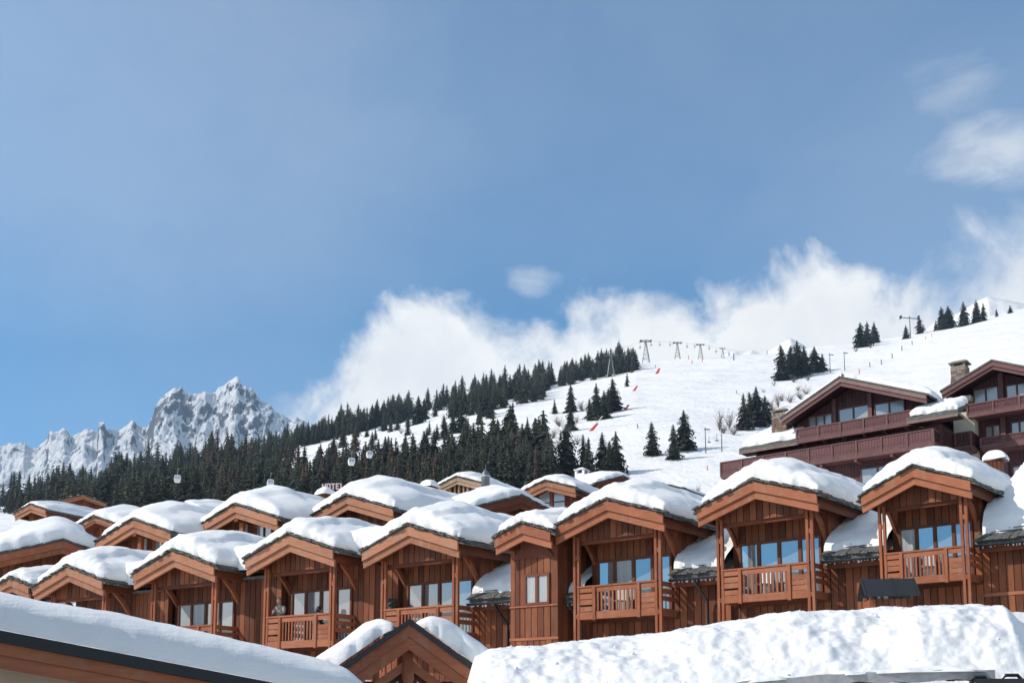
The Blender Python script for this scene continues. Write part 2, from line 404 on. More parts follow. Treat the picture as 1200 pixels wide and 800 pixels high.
def snow_field(name, x0, x1, y0, y1, base, T, parent_frame, rnd=(1, 1, 1, 1), R=0.5, bulge=0.06, nz=0.06, label=None, seed=None, m='snow', n=None, crumb=0.0, cat='snow', group=None, smooth_ridge=0.0, tag_it=True, xr=None, wobble=0.22, slab=0.0, ragged=0.10):
    """a sheet of lying snow over base(x,y), thickness T(x,y); rounded where rnd (left, right, front, back) is 1; closed underneath"""
    seed = seed if seed is not None else random.randint(0, 9999)
    nx, ny = n or (44, 36)
    def axis(a, b, ra, rb, k):
        s = np.linspace(0, 1, k); L = b - a
        w = np.ones(k - 1)
        e = min(R / L, 0.3)
        w[(s[:-1] < e) & (ra > 0)] = 0.35; w[(s[1:] > 1 - e) & (rb > 0)] = 0.35
        c = np.concatenate([[0], np.cumsum(w)]); c /= c[-1]
        return a + L * c
    xs, ys = axis(x0, x1, rnd[0], rnd[1], nx), axis(y0, y1, rnd[2], rnd[3], ny)
    X, Y = np.meshgrid(xs, ys)
    def prof(d): 
        d = np.clip(d / R, 0, 1); return np.sqrt(np.maximum(0, 1 - (1 - d) ** 2.4))
    wob = 1 + wobble * fbm(X * 1.3, Y * 1.3, seed * 0.37, seed, 3)
    e = np.ones_like(X)
    if rnd[0]: e = e * prof((X - x0) * wob)
    if rnd[1]: e = e * prof((x1 - X) * wob)
    if rnd[2]: e = e * prof((Y - y0) * wob)
    if rnd[3]: e = e * prof((y1 - Y) * wob)
    th = T(X, Y) * e
    B = base(X, Y)
    Z = B + th * (1 + 0.06 * fbm(X * .7, Y * .9, 0, seed + 5, 3)) + nz * e * fbm(X * 2.1, Y * 2.1, 0, seed + 9, 4)
    if crumb: Z = Z + crumb * np.clip(e, 0, 1) * np.clip(fbm(X * 5, Y * 5, 0, seed + 20, 3, .6), -.6, 1) * np.exp(-np.minimum(Y - y0, X - x0) / 0.7)
    if slab:
        xb = x0 + (x1 - x0) * slab + .25 * fbm(Y * .9, 0 * Y, 0, seed + 40, 3)
        st_ = np.clip((X - xb) / .16, 0, 1); st_ = st_ * st_ * (3 - 2 * st_)
        Z = Z - st_ * th * .17 * np.clip((Y - y0) / .5, 0.25, 1)
    # bulge and ragged outline
    out = bulge * np.sin(np.clip(e, 0, 1) * math.pi)
    rag = ragged * fbm(X * 3.0, Y * 3.0, 0, seed + 3, 3)
    Xo = X.copy(); Yo = Y.copy()
    gx = np.exp(-(X - x0) / (R * .5)) * rnd[0]; gX = np.exp(-(x1 - X) / (R * .5)) * rnd[1]
    gy = np.exp(-(Y - y0) / (R * .5)) * rnd[2]; gY = np.exp(-(y1 - Y) / (R * .5)) * rnd[3]
    Xo += (-(gx) + gX) * (out + rag); Yo += (-(gy) + gY) * (out + rag)
    if xr is not None:
        k_ = (xr(Yo) - x0) / (x1 - x0); Xn = x0 + (Xo - x0) * k_; Z = Z - B + base(Xn, Y); Xo = Xn
    top = np.stack([Xo, Yo, Z], -1)
    # underside ring
    V = top
    me = grid_mesh(name, V, nx, ny, m)
    o = link(name, me)
    o.location = parent_frame.O; o.rotation_euler = (0, 0, -parent_frame.a); o.scale = (parent_frame.k,) * 3
    if tag_it: tag(o, label, cat, group)
    return o

def planks(name, m, parent, x0, x1, y, zlo, zhi, w=0.27, th=0.035, gap=0.030, axis='x', sgn=-1):
    """vertical boards side by side on a wall plane; zlo / zhi are functions of the run; the wall behind shows dark in the joints"""
    n = max(1, round((x1 - x0) / w)); w = (x1 - x0) / n
    for i in range(n):
        a = x0 + i * w + gap / 2; b = x0 + (i + 1) * w - gap / 2
        t_ = th * random.uniform(0.7, 1.3)
        la, lb, ha, hb = zlo(a), zlo(b), zhi(a), zhi(b)
        if min(ha - la, hb - lb) < 0.03: 
            if max(ha - la, hb - lb) < 0.03: continue
            ha = max(ha, la + .01); hb = max(hb, lb + .01)
        if axis == 'x':
            o = MB().prism_y([(a, la), (b, lb), (b, hb), (a, ha)], y - t_, y)
        else:
            s0, s1 = (y, y + t_) if sgn > 0 else (y - t_, y)
            o = MB().prism_x([(a, la), (b, lb), (b, hb), (a, ha)], s0, s1)
        o.obj(name, m, parent)
# ------------------------------------------------------------------ chalets with balcony gables
HA = 7.0           # ground to the top of the fascia at the apex, in a chalet's own metres
SL = 0.322         # roof pitch of the gables
def frame_at(px, py, Y, a, k=1.0, ha=HA):
    w = P(px, py, Y); w.z -= ha * k
    return Frame(w, a, k)

def slate_rows(mb, pts0, pts1, n, depth, th, seed):
    r = random.Random(seed)
    for i in range(n):
        t0, t1 = i / n, (i + r.uniform(0.85, 1.05)) / n
        A = Vector(pts0).lerp(Vector(pts1), t0); B = Vector(pts0).lerp(Vector(pts1), min(1, t1))
        d = Vector(depth); k0 = r.uniform(-.10, .05); h = th * r.uniform(.6, 1.5); lift = Vector((0, 0, r.uniform(-.008, .02)))
        dn = d.normalized()
        A0, B0 = A + dn * k0 + lift, B + dn * k0 + lift; A1, B1 = A + d + lift, B + d + lift
        up = Vector((0, 0, h))
        vs = [A0, B0, B1, A1, A0 + up, B0 + up, B1 + up, A1 + up]
        mb.add(vs, [(0, 3, 2, 1), (4, 5, 6, 7), (0, 1, 5, 4), (1, 2, 6, 5), (2, 3, 7, 6), (3, 0, 4, 7)])

def gable_roof(root, Wd, L, ha=HA, sl=SL, mats=('board', 'slate', 'soffit'), fh=(.34, .27), ov=.12, yb=0.0):
    """fascia boards, soffit, slate slabs, ragged slate edge"""
    for s in (-1, 1):
        def pr(z0, z1):
            q = [(0, ha - z0), (s * Wd, ha - sl * Wd - z0), (s * Wd, ha - sl * Wd - z1), (0, ha - z1)]
            return q[::-1] if s > 0 else q
        MB().prism_y(pr(0, fh[0]), yb - .13, yb - .05).obj('fascia_board', mats[0], root)
        MB().prism_y(pr(fh[0] + .004, fh[0] + fh[1]), yb - .045, yb + .05).obj('fascia_board', mats[0], root)
        MB().prism_y(pr(.10, .15), yb + .055, L).obj('soffit', mats[2], root)
        q = [(0, ha + .09), (s * (Wd + ov), ha - sl * (Wd + ov) + .09), (s * (Wd + ov), ha - sl * (Wd + ov) + .012), (0, ha + .012)]
        rf = MB().prism_y(q[::-1] if s > 0 else q, yb - .10, L).obj('roof_slope', mats[1], root)
        e = MB()
        zc = ha - sl * (Wd + ov) + .04
        for lay in range(2):
            slate_rows(e, (0, yb - .20 + .05 * lay, ha + .05 + .05 * lay), (s * (Wd + ov), yb - .20 + .05 * lay, zc + .05 * lay), 11, (0, .3, 0), .035, random.random())
        for lay in range(4):
            slate_rows(e, (s * (Wd + ov + .06 - .05 * lay), yb - .1, zc - .14 + .055 * lay), (s * (Wd + ov + .06 - .05 * lay), L, zc - .14 + .055 * lay), 16, (-s * .3, 0, 0.3 * sl), .035, random.random())
        e.obj('slate_edge', mats[1], rf, kind='stuff')
        bx('eave_board', mats[2], root, min(s * (Wd - .06), s * (Wd - .12)), max(s * (Wd - .06), s * (Wd - .12)), yb + .05, L, ha - sl * Wd - .42, ha - sl * Wd - .10)
        if random.random() < 2:
            xx = .62 * Wd
            for yy in (.9, 1.9):
                pass
    return

def window(root, x0, x1, y, z0, z1, n, m, fw=.09, fm='frame', name='window', dp=.10, kinds=None):
    """a frame with n panes on the plane y (front towards -y)"""
    f = MB()
    f.box(x0, x1, y - dp, y, z1 - fw, z1).box(x0, x1, y - dp, y, z0, z0 + fw)
    w = (x1 - x0) / n
    for i in range(n + 1):
        c = x0 + i * w
        a, b = (max(x0, c - fw * .7), min(x1, c + fw * .7))
        if i == 0: b = x0 + fw
        if i == n: a = x1 - fw
        f.box(a, b, y - dp, y, z0 + fw + .001, z1 - fw - .001)
    fo = f.obj(name, fm, root)
    for i in range(n):
        mm = (kinds[i] if kinds else m)
        bx('pane', mm, fo, x0 + i * w + .03, x0 + (i + 1) * w - .03, y - dp * .45, y - dp * .3, z0 + .03, z1 - .03)
    return fo

def downpipe(root, x, y, z, xw=None):
    p = [(x, y, z), (x, y, z - .12), (x + .12, y + .18, z - .45), (x + .22, y + .46, z - .75), (x + .22, y + .5, z - 1.0), (x + .22, y + .5, 0)]
    MB().tube(p, .05, 8).obj('downpipe', 'metal', root, smooth=True)

def low_roof(root, x0, xr, z, d0=1.1, L=7.0, sl=.53, pipe=None):
    """the main slate roof between two balcony gables, with gutter, snow guard and downpipe; xr(y) is the line of the next chalet's side"""
    x1 = float(xr(d0)); x2 = max(float(xr(L)), x0 + .05); zt = z + sl * (L - d0)
    rf = MB().add([(x0, d0, z - .16), (x1, d0, z - .16), (x2, L, zt - .16), (x0, L, zt - .16), (x0, d0, z), (x1, d0, z), (x2, L, zt), (x0, L, zt)],
                  [(0, 3, 2, 1), (4, 5, 6, 7), (0, 1, 5, 4), (1, 2, 6, 5), (2, 3, 7, 6), (3, 0, 4, 7)]).obj('low_roof', 'slate', root)
    e = MB(); n = max(3, int((x1 - x0) / .24))
    for lay in range(5):
        xx = float(xr(d0 + .13 * lay)) - .02
        slate_rows(e, (x0, d0 - .10 + .13 * lay, z - .03 + .062 * lay), (xx, d0 - .10 + .13 * lay, z - .03 + .062 * lay), n, (0, .34, .18), .045, random.random())
    e.obj('slate_edge', 'slate', rf, kind='stuff')
    g = MB(); r = .085
    pr = [(d0 - .10 + r * math.cos(w), z - .19 + r * math.sin(w)) for w in np.linspace(math.pi, 2 * math.pi, 8)]
    pr += [(d0 - .10 + (r - .015) * math.cos(w), z - .19 + (r - .015) * math.sin(w)) for w in np.linspace(2 * math.pi, math.pi, 8)]
    g.prism_x(pr, x0 + .02, x1 - .02)
    g.obj('gutter', 'metal', root)
    bx('eave_beam', 'soffit', root, x0, x1, d0 + .08, d0 + .2, z - .46, z - .17)
    bx('eave_soffit', 'soffit', root, x0, x1, d0 + .2, 1.75, z - .30, z - .20)
    sg = MB()
    yy = d0 + .30; zz = z + sl * .30 + .12
    for k in range(2): sg.tube([(x0 + .05, yy + .05 * k, zz + .10 * k), (x1 - .05, yy + .05 * k, zz + .10 * k)], .016, 5)
    c = x0 + .2
    while c < x1: sg.tube([(c, yy + .2, zz - .08), (c, yy + .04, zz + .13)], .014, 5); c += .45
    sg.obj('snow_guard', 'metal', root)
    ic = MB(); c = x0 + .1
    r_ = random.Random(x1)
    while c < x1 - .1:
        l = r_.uniform(.03, .12); w = r_.uniform(.03, .07)
        ic.tube([(c, d0 + .03, z - .16), (c, d0 + .03, z - .22 - l)], [w, w * .5], 5); c += r_.uniform(.04, .2)
    ic.obj('frozen_drip', 'snow', root, kind='stuff')
    if pipe is not None: downpipe(root, pipe, d0 - .08, z - .22)

def balcony(root, hw, y0=.5, y1=1.75, zt=HA - 2.95, seed=0):
    zb = zt - 1.24
    bx('floor_beam', 'board', root, -hw + .02, hw - .02, y0 - .03, y0 + .10, zb, zb + .27)
    bx('balcony_floor', 'soffit', root, -hw + .02, hw - .02, y0 + .10, y1, zb + .10, zb + .22)
    bx('handrail', 'board', root, -hw + .04, hw - .04, y0 - .06, y0 + .10, zt - .06, zt)
    bx('rail_board', 'board', root, -hw + .04, hw - .04, y0 - .02, y0 + .025, zt - .245, zt - .075)
    xs = hw * .545
    for s in (-1, 1):
        bx('rail_post', 'post', root, s * xs - .06, s * xs + .06, y0 - .075, y0 + .06, zb - .04, zt - .062)
        a, b = sorted((s * (xs + .07), s * (hw - .06)))
        zs = [(zt - .49, zt - .30), (zt - .70, zt - .515), (zt - .95, zt - .775)] if s < 0 else [(zt - .58, zt - .42), (zt - .77, zt - .60), (zt - .955, zt - .795)]
        for z0, z1 in zs: bx('rail_board', 'board', root, a, b, y0 - .02, y0 + .025, z0, z1)
        for i in range(3):            # side rails
            z1 = zt - .02 - .26 * i
            bx('side_board', 'board', root, *sorted((s * (hw - .03), s * (hw + .02))), y0 + .12, y1, z1 - .17, z1)
        bx('side_board', 'board', root, *sorted((s * (hw - .03), s * (hw + .02))), y0 + .12, y1, zb, zb + .26)
    n = 11; w = 2 * (xs - .06) / n
    base = MB().box(-.032, .032, y0 - .012, y0 + .02, zb + .285, zt - .25).mesh('baluster', 'post')
    for i in range(n):
        o = link('baluster', base, root); o.location.x = -xs + .06 + (i + .5) * w

CHALETS = {}; LINES = {}; FRAMES = {}
def right_line(key, fr, hw, gapw):
    """x of the next chalet's left side wall as a function of y, in this chalet's own metres"""
    keys = list(FRAMES); i = keys.index(key)
    if i + 1 >= len(keys): return lambda y: hw + .155 + gapw + 0 * y
    f2, hw2 = FRAMES[keys[i + 1]]
    A, B = fr.loc(f2.world((-hw2 - .14, 1.0, 0))), fr.loc(f2.world((-hw2 - .14, 6.0, 0)))
    return lambda y: np.maximum(A.x + (B.x - A.x) * (y - A.y) / (B.y - A.y), hw + .2)
def chalet(key, label, px, py, Y, a, sw=1.0, k=1.0, gap=None, gapw=1.5, gapl=0.0, bal=True, panes=('glass',) * 4, low_win=False, group='balcony chalets in the front row', L=6.5, T=1.0, snow_label=None, pipe=None, sl=SL, board='board', slab=.66):
    fr = frame_at(px, py, Y, a, k)
    root = thing('chalet', label, 'chalet', fr.O, -a, group, k)
    CHALETS[key] = (fr, root, sw)
    Wd = 2.33 * sw; hw = 1.75 * sw
    gable_roof(root, Wd, L, sl=sl, mats=(board, 'slate', 'soffit'))
    under = lambda x: HA - sl * abs(x) - .155
    # gable boards and tie beam
    yw = 1.75 if bal else .65
    if bal:
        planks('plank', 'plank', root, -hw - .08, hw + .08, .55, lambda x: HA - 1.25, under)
        bx('tie_beam', 'soffit', root, -hw - .1, hw + .1, .615, .76, HA - 1.38, HA - 1.14)
    MB().prism_y([(-hw, HA - 1.2), (hw, HA - 1.2), (0.001, HA - .2)], .552, .60).obj('gable_backing', 'frame', root)
    bx('ridge_beam', 'beam', root, -.1, .1, .06, 1.7, HA - .46, HA - .165)
    for s in (-1, 1):
        c = s * hw
        zt = HA - sl * (hw + .12) - .16
        bx('purlin', 'beam', root, c - .11, c + .11, .10, 1.76, zt - .34, zt - .01)
        if bal:
            for q in (-1, 1):
                bx('post', 'post', root, c + q * .085 - .05, c + q * .085 + .05, .46, .57, 0, zt - .345)
            for z_ in (zt - 1.2, HA - 4.15, HA - 5.5):
                bx('post_spacer', 'post', root, c - .034, c + .034, .475, .555, z_, z_ + .16)
        if not bal: continue
        br = MB()
        br.prism_x([(.86, zt - .345), (1.08, zt - .345), (1.45, zt - .62), (1.74, zt - 1.0), (1.74, zt - 1.27), (1.33, zt - .76)][::-1], c - .06, c + .06)
        br.obj('brace', 'post', root)
    zh = HA - 1.86; zf = HA - 4.1
    # recessed window wall
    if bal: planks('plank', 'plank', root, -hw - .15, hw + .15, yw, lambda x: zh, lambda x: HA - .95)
    bx('wall', 'frame', root, -hw - .12, hw + .12, yw + .004, yw + .2, 0.0, HA - .75 if bal else HA - sl * (hw + .12) - .17)
    if bal:
        xw = hw - .12
        window(root, -xw, xw, yw, zf, zh, 4, 'glass', kinds=panes)
        planks('plank', 'plank', root, -hw - .15, -xw - .01, yw, lambda x: zf, lambda x: zh - .005, w=.3)
        planks('plank', 'plank', root, xw + .01, hw + .15, yw, lambda x: zf, lambda x: zh - .005, w=.3)
        balcony(root, hw)
    else:
        xl_, xr_ = -hw * .42, hw * .78
        z0, z1 = HA - 2.98, HA - 1.80
        window(root, xl_, xr_, yw, z0, z1, 2, 'glass', kinds=panes)
        planks('plank', 'plank', root, -hw - .14, xl_ - .01, yw, lambda x: HA - 4.2, under); planks('plank', 'plank', root, xr_ + .01, hw + .14, yw, lambda x: HA - 4.2, under)
        planks('plank', 'plank', root, xl_, xr_, yw, lambda x: z1 + .005, under); planks('plank', 'plank', root, xl_, xr_, yw, lambda x: HA - 4.2, lambda x: z0 - .07)
        bx('sill', 'board', root, -hw - .14, hw + .14, yw - .08, yw, z0 - .065, z0 - .005)
        bx('wall_trim', 'board', root, -hw - .15, hw + .15, yw - .07, yw, HA - 4.3, HA - 4.2)
        window(root, xl_ - .3, xr_, yw, HA - 5.9, HA - 5.15, 2, 'glass')
        planks('plank', 'plank', root, -hw - .14, hw + .14, yw, lambda x: HA - 5.14, lambda x: HA - 4.305)
        zf = HA
    # lower wall
    yg = 1.75; yl = yw
    wl = lambda x: 0.0
    zl = HA - 4.72
    if low_win:
        window(root, -hw + .35, hw - .35, yl, HA - 5.75, HA - 4.86, 3, 'glass')
        for q in ((-hw - .15, -hw + .34), (hw - .34, hw + .15)):
            planks('plank', 'plank', root, *q, yl, wl, lambda x: zf - .16)
        planks('plank', 'plank', root, -hw + .35, hw - .35, yl, lambda x: HA - 4.855, lambda x: zf - .16)
    elif bal:
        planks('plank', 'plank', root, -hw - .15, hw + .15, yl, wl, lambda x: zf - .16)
    # side walls of the gable room
    for s in (-1, 1):
        c = s * (hw + .1)
        planks('side_plank', 'plank', root, yw + .02, L - .3, c, lambda y: 0.0 if s < 0 else 1.5, lambda y: HA - sl * (hw + .1) - .2, axis='y', sgn=s, w=.3)
        bx('side_wall', 'frame', root, *sorted((c - s * .004, c - s * .15)), yw + .21, L - .35, 0.0, HA - sl * (hw + .2) - .2)
    bx('back_wall', 'frame', root, -hw, hw, L - .34, L - .2, 0, HA - .8)
    # the stretch of main wall to the right (and left) up to the next chalet
    xr = right_line(key, fr, hw, gapw)
    LINES[key] = xr
    def stretch(x0, xr, kind):
        x1 = float(xr(yg))
        bx('wall_trim', 'board', root, x0, x1, yg - .06, yg, zl, zl + .13)
        if kind == 'low':
            ze = HA - 2.72
            planks('plank', 'plank', root, x0, x1, yg, lambda x: zl + .14, lambda x: ze - .3)
            planks('plank', 'plank', root, x0, x1, yg, lambda x: 0.0, lambda x: zl - .01)
            bx('wall', 'frame', root, x0, x1, yg + .004, yg + .2, 0.0, ze + .1)
            low_roof(root, x0 - .02, xr, ze, L=6.0, pipe=pipe)
        elif kind == 'high':
            ze = HA - 1.05
            planks('plank', 'plank', root, x0, x1, yg, lambda x: 0.0, lambda x: ze)
            bx('wall', 'frame', root, x0, x1, yg + .004, yg + .2, 0.0, ze - .02)
            xb = max(float(xr(6.5)), x0 + .05)
            MB().add([(x0, 1.45, ze - .10), (x1, 1.45, ze - .10), (xb, 6.5, ze + .9), (x0, 6.5, ze + .9), (x0, 1.45, ze + .02), (x1, 1.45, ze + .02), (xb, 6.5, ze + 1.0), (x0, 6.5, ze + 1.0)],
                     [(0, 3, 2, 1), (4, 5, 6, 7), (0, 1, 5, 4), (1, 2, 6, 5), (2, 3, 7, 6), (3, 0, 4, 7)]).obj('low_roof', 'slate', root)
    if gap: stretch(hw + .155, xr, gap)
    if gapl: stretch(-hw - .155 - gapl, lambda y: -hw - .155, gap)
    # snow on the gable roof
    if T > 0:
        def base(x, y): return HA + .10 - sl * np.sqrt(x * x + .10) + .02
        def th(x, y):
            g = np.clip((y + .1) / 2.6, 0, 1); g = g * g * (3 - 2 * g)
            side = 1 - .30 * np.clip(np.abs(x) / Wd, 0, 1) ** 2
            return T * (.68 + .46 * g) * side
        cap = snow_field('roof_snow', -Wd * .93, Wd * 1.0, -.02, L + .6, base, th, fr, (1, 1, 1, 0), R=.50, bulge=.12, nz=.02, crumb=.09,
                         label=snow_label, cat='snow cap', group='snow caps on the front row of chalets', n=(64, 50), slab=slab)
    return fr, root

def valley(fr, x0, x1, y0, y1, z0, sl, T, label, rnd=(0, 0, 1, 0), R=.6, crumb=.12, tilt=0.0, sag=0.0):
    return snow_field('valley_snow', x0, x1, y0, y1, lambda x, y: z0 + sl * (y - y0) + tilt * (x - x0) + sag * ((x - (x0 + x1) / 2) / ((x1 - x0) / 2)) ** 2, lambda x, y: T + 0 * x, fr, rnd, R=R, bulge=.08, nz=.06, crumb=crumb,
                      label=label, cat='snow drift', group='snow lying between the gables', n=(34, 40))

UNITS = []
def unit(key, label, px, py, Y, a, sw=1.0, k=1.0, **kw):
    FRAMES[key] = (frame_at(px, py, Y, a, k), 1.75 * sw); UNITS.append((key, label, px, py, Y, a, sw, k, kw))
# front row, left to right
unit('c_1', 'leftmost full gable of the front row, half hidden behind the big foreground snow roof', 82, 664.6, 53.68, .56, 1.02, 1.206, gap='high', gapw=2.2,
       T=1.05, slab=0.7, board='board_tan', snow_label='rounded snow cap on the leftmost full front row gable', bal=True)
unit('c0', 'balcony chalet with white-curtained windows above the foreground snow roof', 205.4, 646.5, 50.02, .56, 1.03, 1.205, gap='high', gapw=1.9, panes=('curtain', 'curtain', 'glass', 'glass'),
       T=1.1, slab=0.68, board='board_tan', snow_label='snow cap on the chalet with white-curtained windows')
unit('c1', 'balcony chalet with a person in a mottled jacket leaning at its rail', 340.5, 627.5, 46.44, .60, 1.0, 1.194, gap='high', gapw=1.35,
       T=0.95, slab=0.62, board='board_tan', snow_label='lumpy snow cap on the chalet whose balcony has people')
unit('c2', 'balcony chalet directly behind the small black-edged entrance gable', 481, 617, 42.91, .64, 1.02, 1.12, gap='low', gapw=1.6, pipe=3.2,
       T=1.12, slab=0.7, board='board_tan', snow_label='snow cap on the chalet behind the entrance gable', gapl=.5)
unit('small', 'narrow chalet gable with one two-pane window and no balcony', 613.7, 614.5, 39.26, .66, .56, 1.017, gap='low', gapw=1.2, bal=False, panes=('curtain', 'curtain'), pipe=1.35,
       snow_label='small snow cap on the narrow gable without balcony', T=.85)
unit('c3', 'balcony chalet with grey curtained panes right of the narrow gable', 712.5, 587, 37.2, .67, 1.0, 1.0, gap='low', gapw=1.9, panes=('glass', 'curtain', 'glass', 'glass'), low_win=True, pipe=2.9,
       T=1.05, slab=0.66, snow_label='broad snow cap on the chalet right of the narrow gable')
unit('c4', 'balcony chalet in front of the big purple chalet, left of the small black-roofed shed', 885, 564.5, 33.92, .715, 1.0, .934, gap='low', gapw=2.3, pipe=None,
       T=1.1, slab=0.72, snow_label='tall snow cap in front of the purple chalet\'s long balcony')
unit('c5', 'rightmost balcony chalet, above the small black-roofed shed', 1071, 548.5, 30.77, .755, .86, .822, gap='low', gapw=5.0, pipe=None, sl=.40, panes=('curtain', 'glass', 'glass', 'glass'),
       T=1.08, slab=0.7, snow_label='snow cap on the rightmost balcony chalet')
for u in UNITS: chalet(*u[:8], **u[8])
# ------------------------------------------------------------------ the mountainside
RIDGE = [(-900, 610), (-300, 606), (-50, 600), (50, 594), (100, 586), (200, 564), (260, 545), (330, 521), (400, 502), (480, 484), (520, 474), (600, 456), (700, 436), (745, 426), (757, 425), (800, 420), (850, 417),
         (910, 413), (960, 406), (1000, 402), (1040, 397), (1070, 392), (1130, 379), (1200, 362), (1300, 345), (1500, 330), (2200, 340)]
rx = np.array([p[0] for p in RIDGE], float); ry = np.array([p[1] for p in RIDGE], float)
YR = 1100.0
def terrain(X, Y):
    X, Y = np.broadcast_arrays(np.asarray(X, float), np.asarray(Y, float))
    Yc = np.maximum(Y, 1.0)
    px = 600 + F * X / Yc * (math.cos(PITCH) - math.sin(PITCH) * .19)
    px = np.clip(px, -900, 2200)
    yr = np.interp(px, rx, ry)
    er = elev(yr)
    zr = CH + er * YR
    kn = [0, 30, 42, 60, 90, 300]; kz = [-1.2, -0.6, 1.2, 8.0, 15.0, 58.0]
    z = np.interp(Y, kn, kz)
    t_ = np.clip((Y - 300) / (YR - 300), 0, 1)
    z = np.where(Y > 300, 58 + (zr - 58) * t_, z)
    z = np.where(Y > YR, zr - (Y - YR) * 0.35, z)
    amp = np.clip((Y - 60) / 400, 0, 1) * np.clip((YR - Y) / 150, 0, 1)
    z = z + amp * (3.0 * fbm(X / 130, Y / 170, 0, 11, 3) + 0.5 * fbm(X / 30, Y / 40, 0, 31, 3))
    return z
tx = np.concatenate([np.linspace(-2.6, -0.56, 24), np.linspace(-0.55, 0.55, 320), np.linspace(0.56, 2.6, 24)])
ty = np.concatenate([np.linspace(-60, 60, 26), np.linspace(66, 300, 50), np.linspace(306, 1120, 210), np.linspace(1130, 1700, 20)])
TX, TY = np.meshgrid(tx, ty)
PX_ = TX * np.maximum(TY, 60.0)
hill = link('ground', grid_mesh('ground', np.stack([PX_, TY, terrain(PX_, TY)], -1), len(tx), len(ty), 'piste'), kind='structure')

# unseen dark street, added to cut the snow's bounce light on the facades
rdx, rdy = np.meshgrid(np.linspace(-70, 70, 30), np.linspace(-58, 10.5, 20))
link('added_road', grid_mesh('added_road', np.stack([rdx, rdy, terrain(rdx, rdy) + .03], -1), 30, 20, 'asphalt'), kind='structure')

def on_hill(px, py):
    """where the ray through a reading of the photograph meets the mountainside"""
    d = px_dir(px, py)
    Ys = np.linspace(70, YR + 4, 1400)
    k = Ys / d.y
    gap = CH + d.z * k - terrain(d.x * k, Ys)
    i = np.nonzero(gap < 0)[0]
    Y = Ys[i[0]] if len(i) else YR
    k = Y / d.y
    return Vector((d.x * k, Y, float(terrain(d.x * k, Y))))

# far snowy tops behind the slope
sx = np.array([760, 800, 850, 862, 870, 880, 890, 900, 912, 926, 940, 960, 1000, 1060, 1095, 1125, 1145, 1158, 1170, 1182, 1200, 1260, 1400], float)
sy = np.array([470, 440, 414, 411, 414, 410, 413, 412, 404, 396, 403, 420, 425, 405, 378, 366, 353, 347, 350, 352, 356, 380, 460], float)
def skyline_mesh(name, sx, sy, x0, x1, nx, Yr, Yf, yfoot, ny, amp, wav, m, back=0.5, jag=0.0, kind='structure', seed=3, kind_rug=None):
    xs = np.linspace(x0, x1, nx); tt = np.linspace(0, 1, ny)
    ysil = np.interp(xs, sx, sy) - jag * np.maximum(fbm(xs / 6.0, 0 * xs, 0, seed, 4), -.6)
    V = []
    rug = np.ones_like(xs) if kind_rug is None else np.interp(xs, *kind_rug)
    for t_ in tt:
        Y = Yf + (Yr - Yf) * t_
        X = (xs - 600) / F * Y * 1.0
        # the pitch of the camera turns a column slightly; follow it
        e = elev(ysil)
        zr = CH + e * Yr; zf = CH + elev(yfoot) * Yf
        z = zf + (zr - zf) * (t_ ** 1.35)
        env = 4 * t_ * (1 - t_)
        X = side(xs, ysil) * Y
        z = z + env * amp * (ridged(X / wav, np.full_like(X, Y) / (wav * 1.6), seed) * .5 - .25) + np.minimum(env * 3, 1) * amp * .20 * (.35 + .9 * t_) * rug * ridged(X / (wav * .26), np.full_like(X, Y) / (wav * .5), seed + 8, 5, .6)
        V.append(np.stack([X, np.full_like(X, Y) + env * 0, z], -1))
    Y = Yr * 1.12; X = V[-1][:, 0] * 1.12
    V.append(np.stack([X, np.full_like(X, Y), V[-1][:, 2] * back], -1))
    return link(name, grid_mesh(name, np.stack(V), nx, len(V), m), kind=kind)
skyline_mesh('hilltop', sx, sy, 765, 1395, 220, 1900, 1450, 440, 24, 10, 60, 'piste', seed=5)
mx_ = np.array([-200, -150, -60, -10, 10, 25, 36, 44, 60, 75, 85, 100, 112, 114.5, 116, 122, 124, 127, 140, 155, 165, 172, 178, 182, 195, 205, 214, 220, 235, 248, 255, 270, 280, 285, 297, 305, 318, 330, 345, 400, 520], float)
my_ = np.array([540, 530, 528, 525, 522, 523, 530, 528, 506, 503, 512, 503, 510, 509, 494, 493, 509, 512, 510, 498, 505, 507, 494, 479, 461, 456, 460, 466, 463, 462, 456, 445, 443, 456, 455, 468, 476, 490, 496, 515, 560], float)
skyline_mesh('mountain', mx_, my_, -200, 520, 620, 3600, 2700, 620, 170, 120, 260, 'rock', jag=1.9, seed=21, kind_rug=([-200, 0, 150, 185, 340, 520], [.5, .55, .55, 1.15, 1.15, .8]))

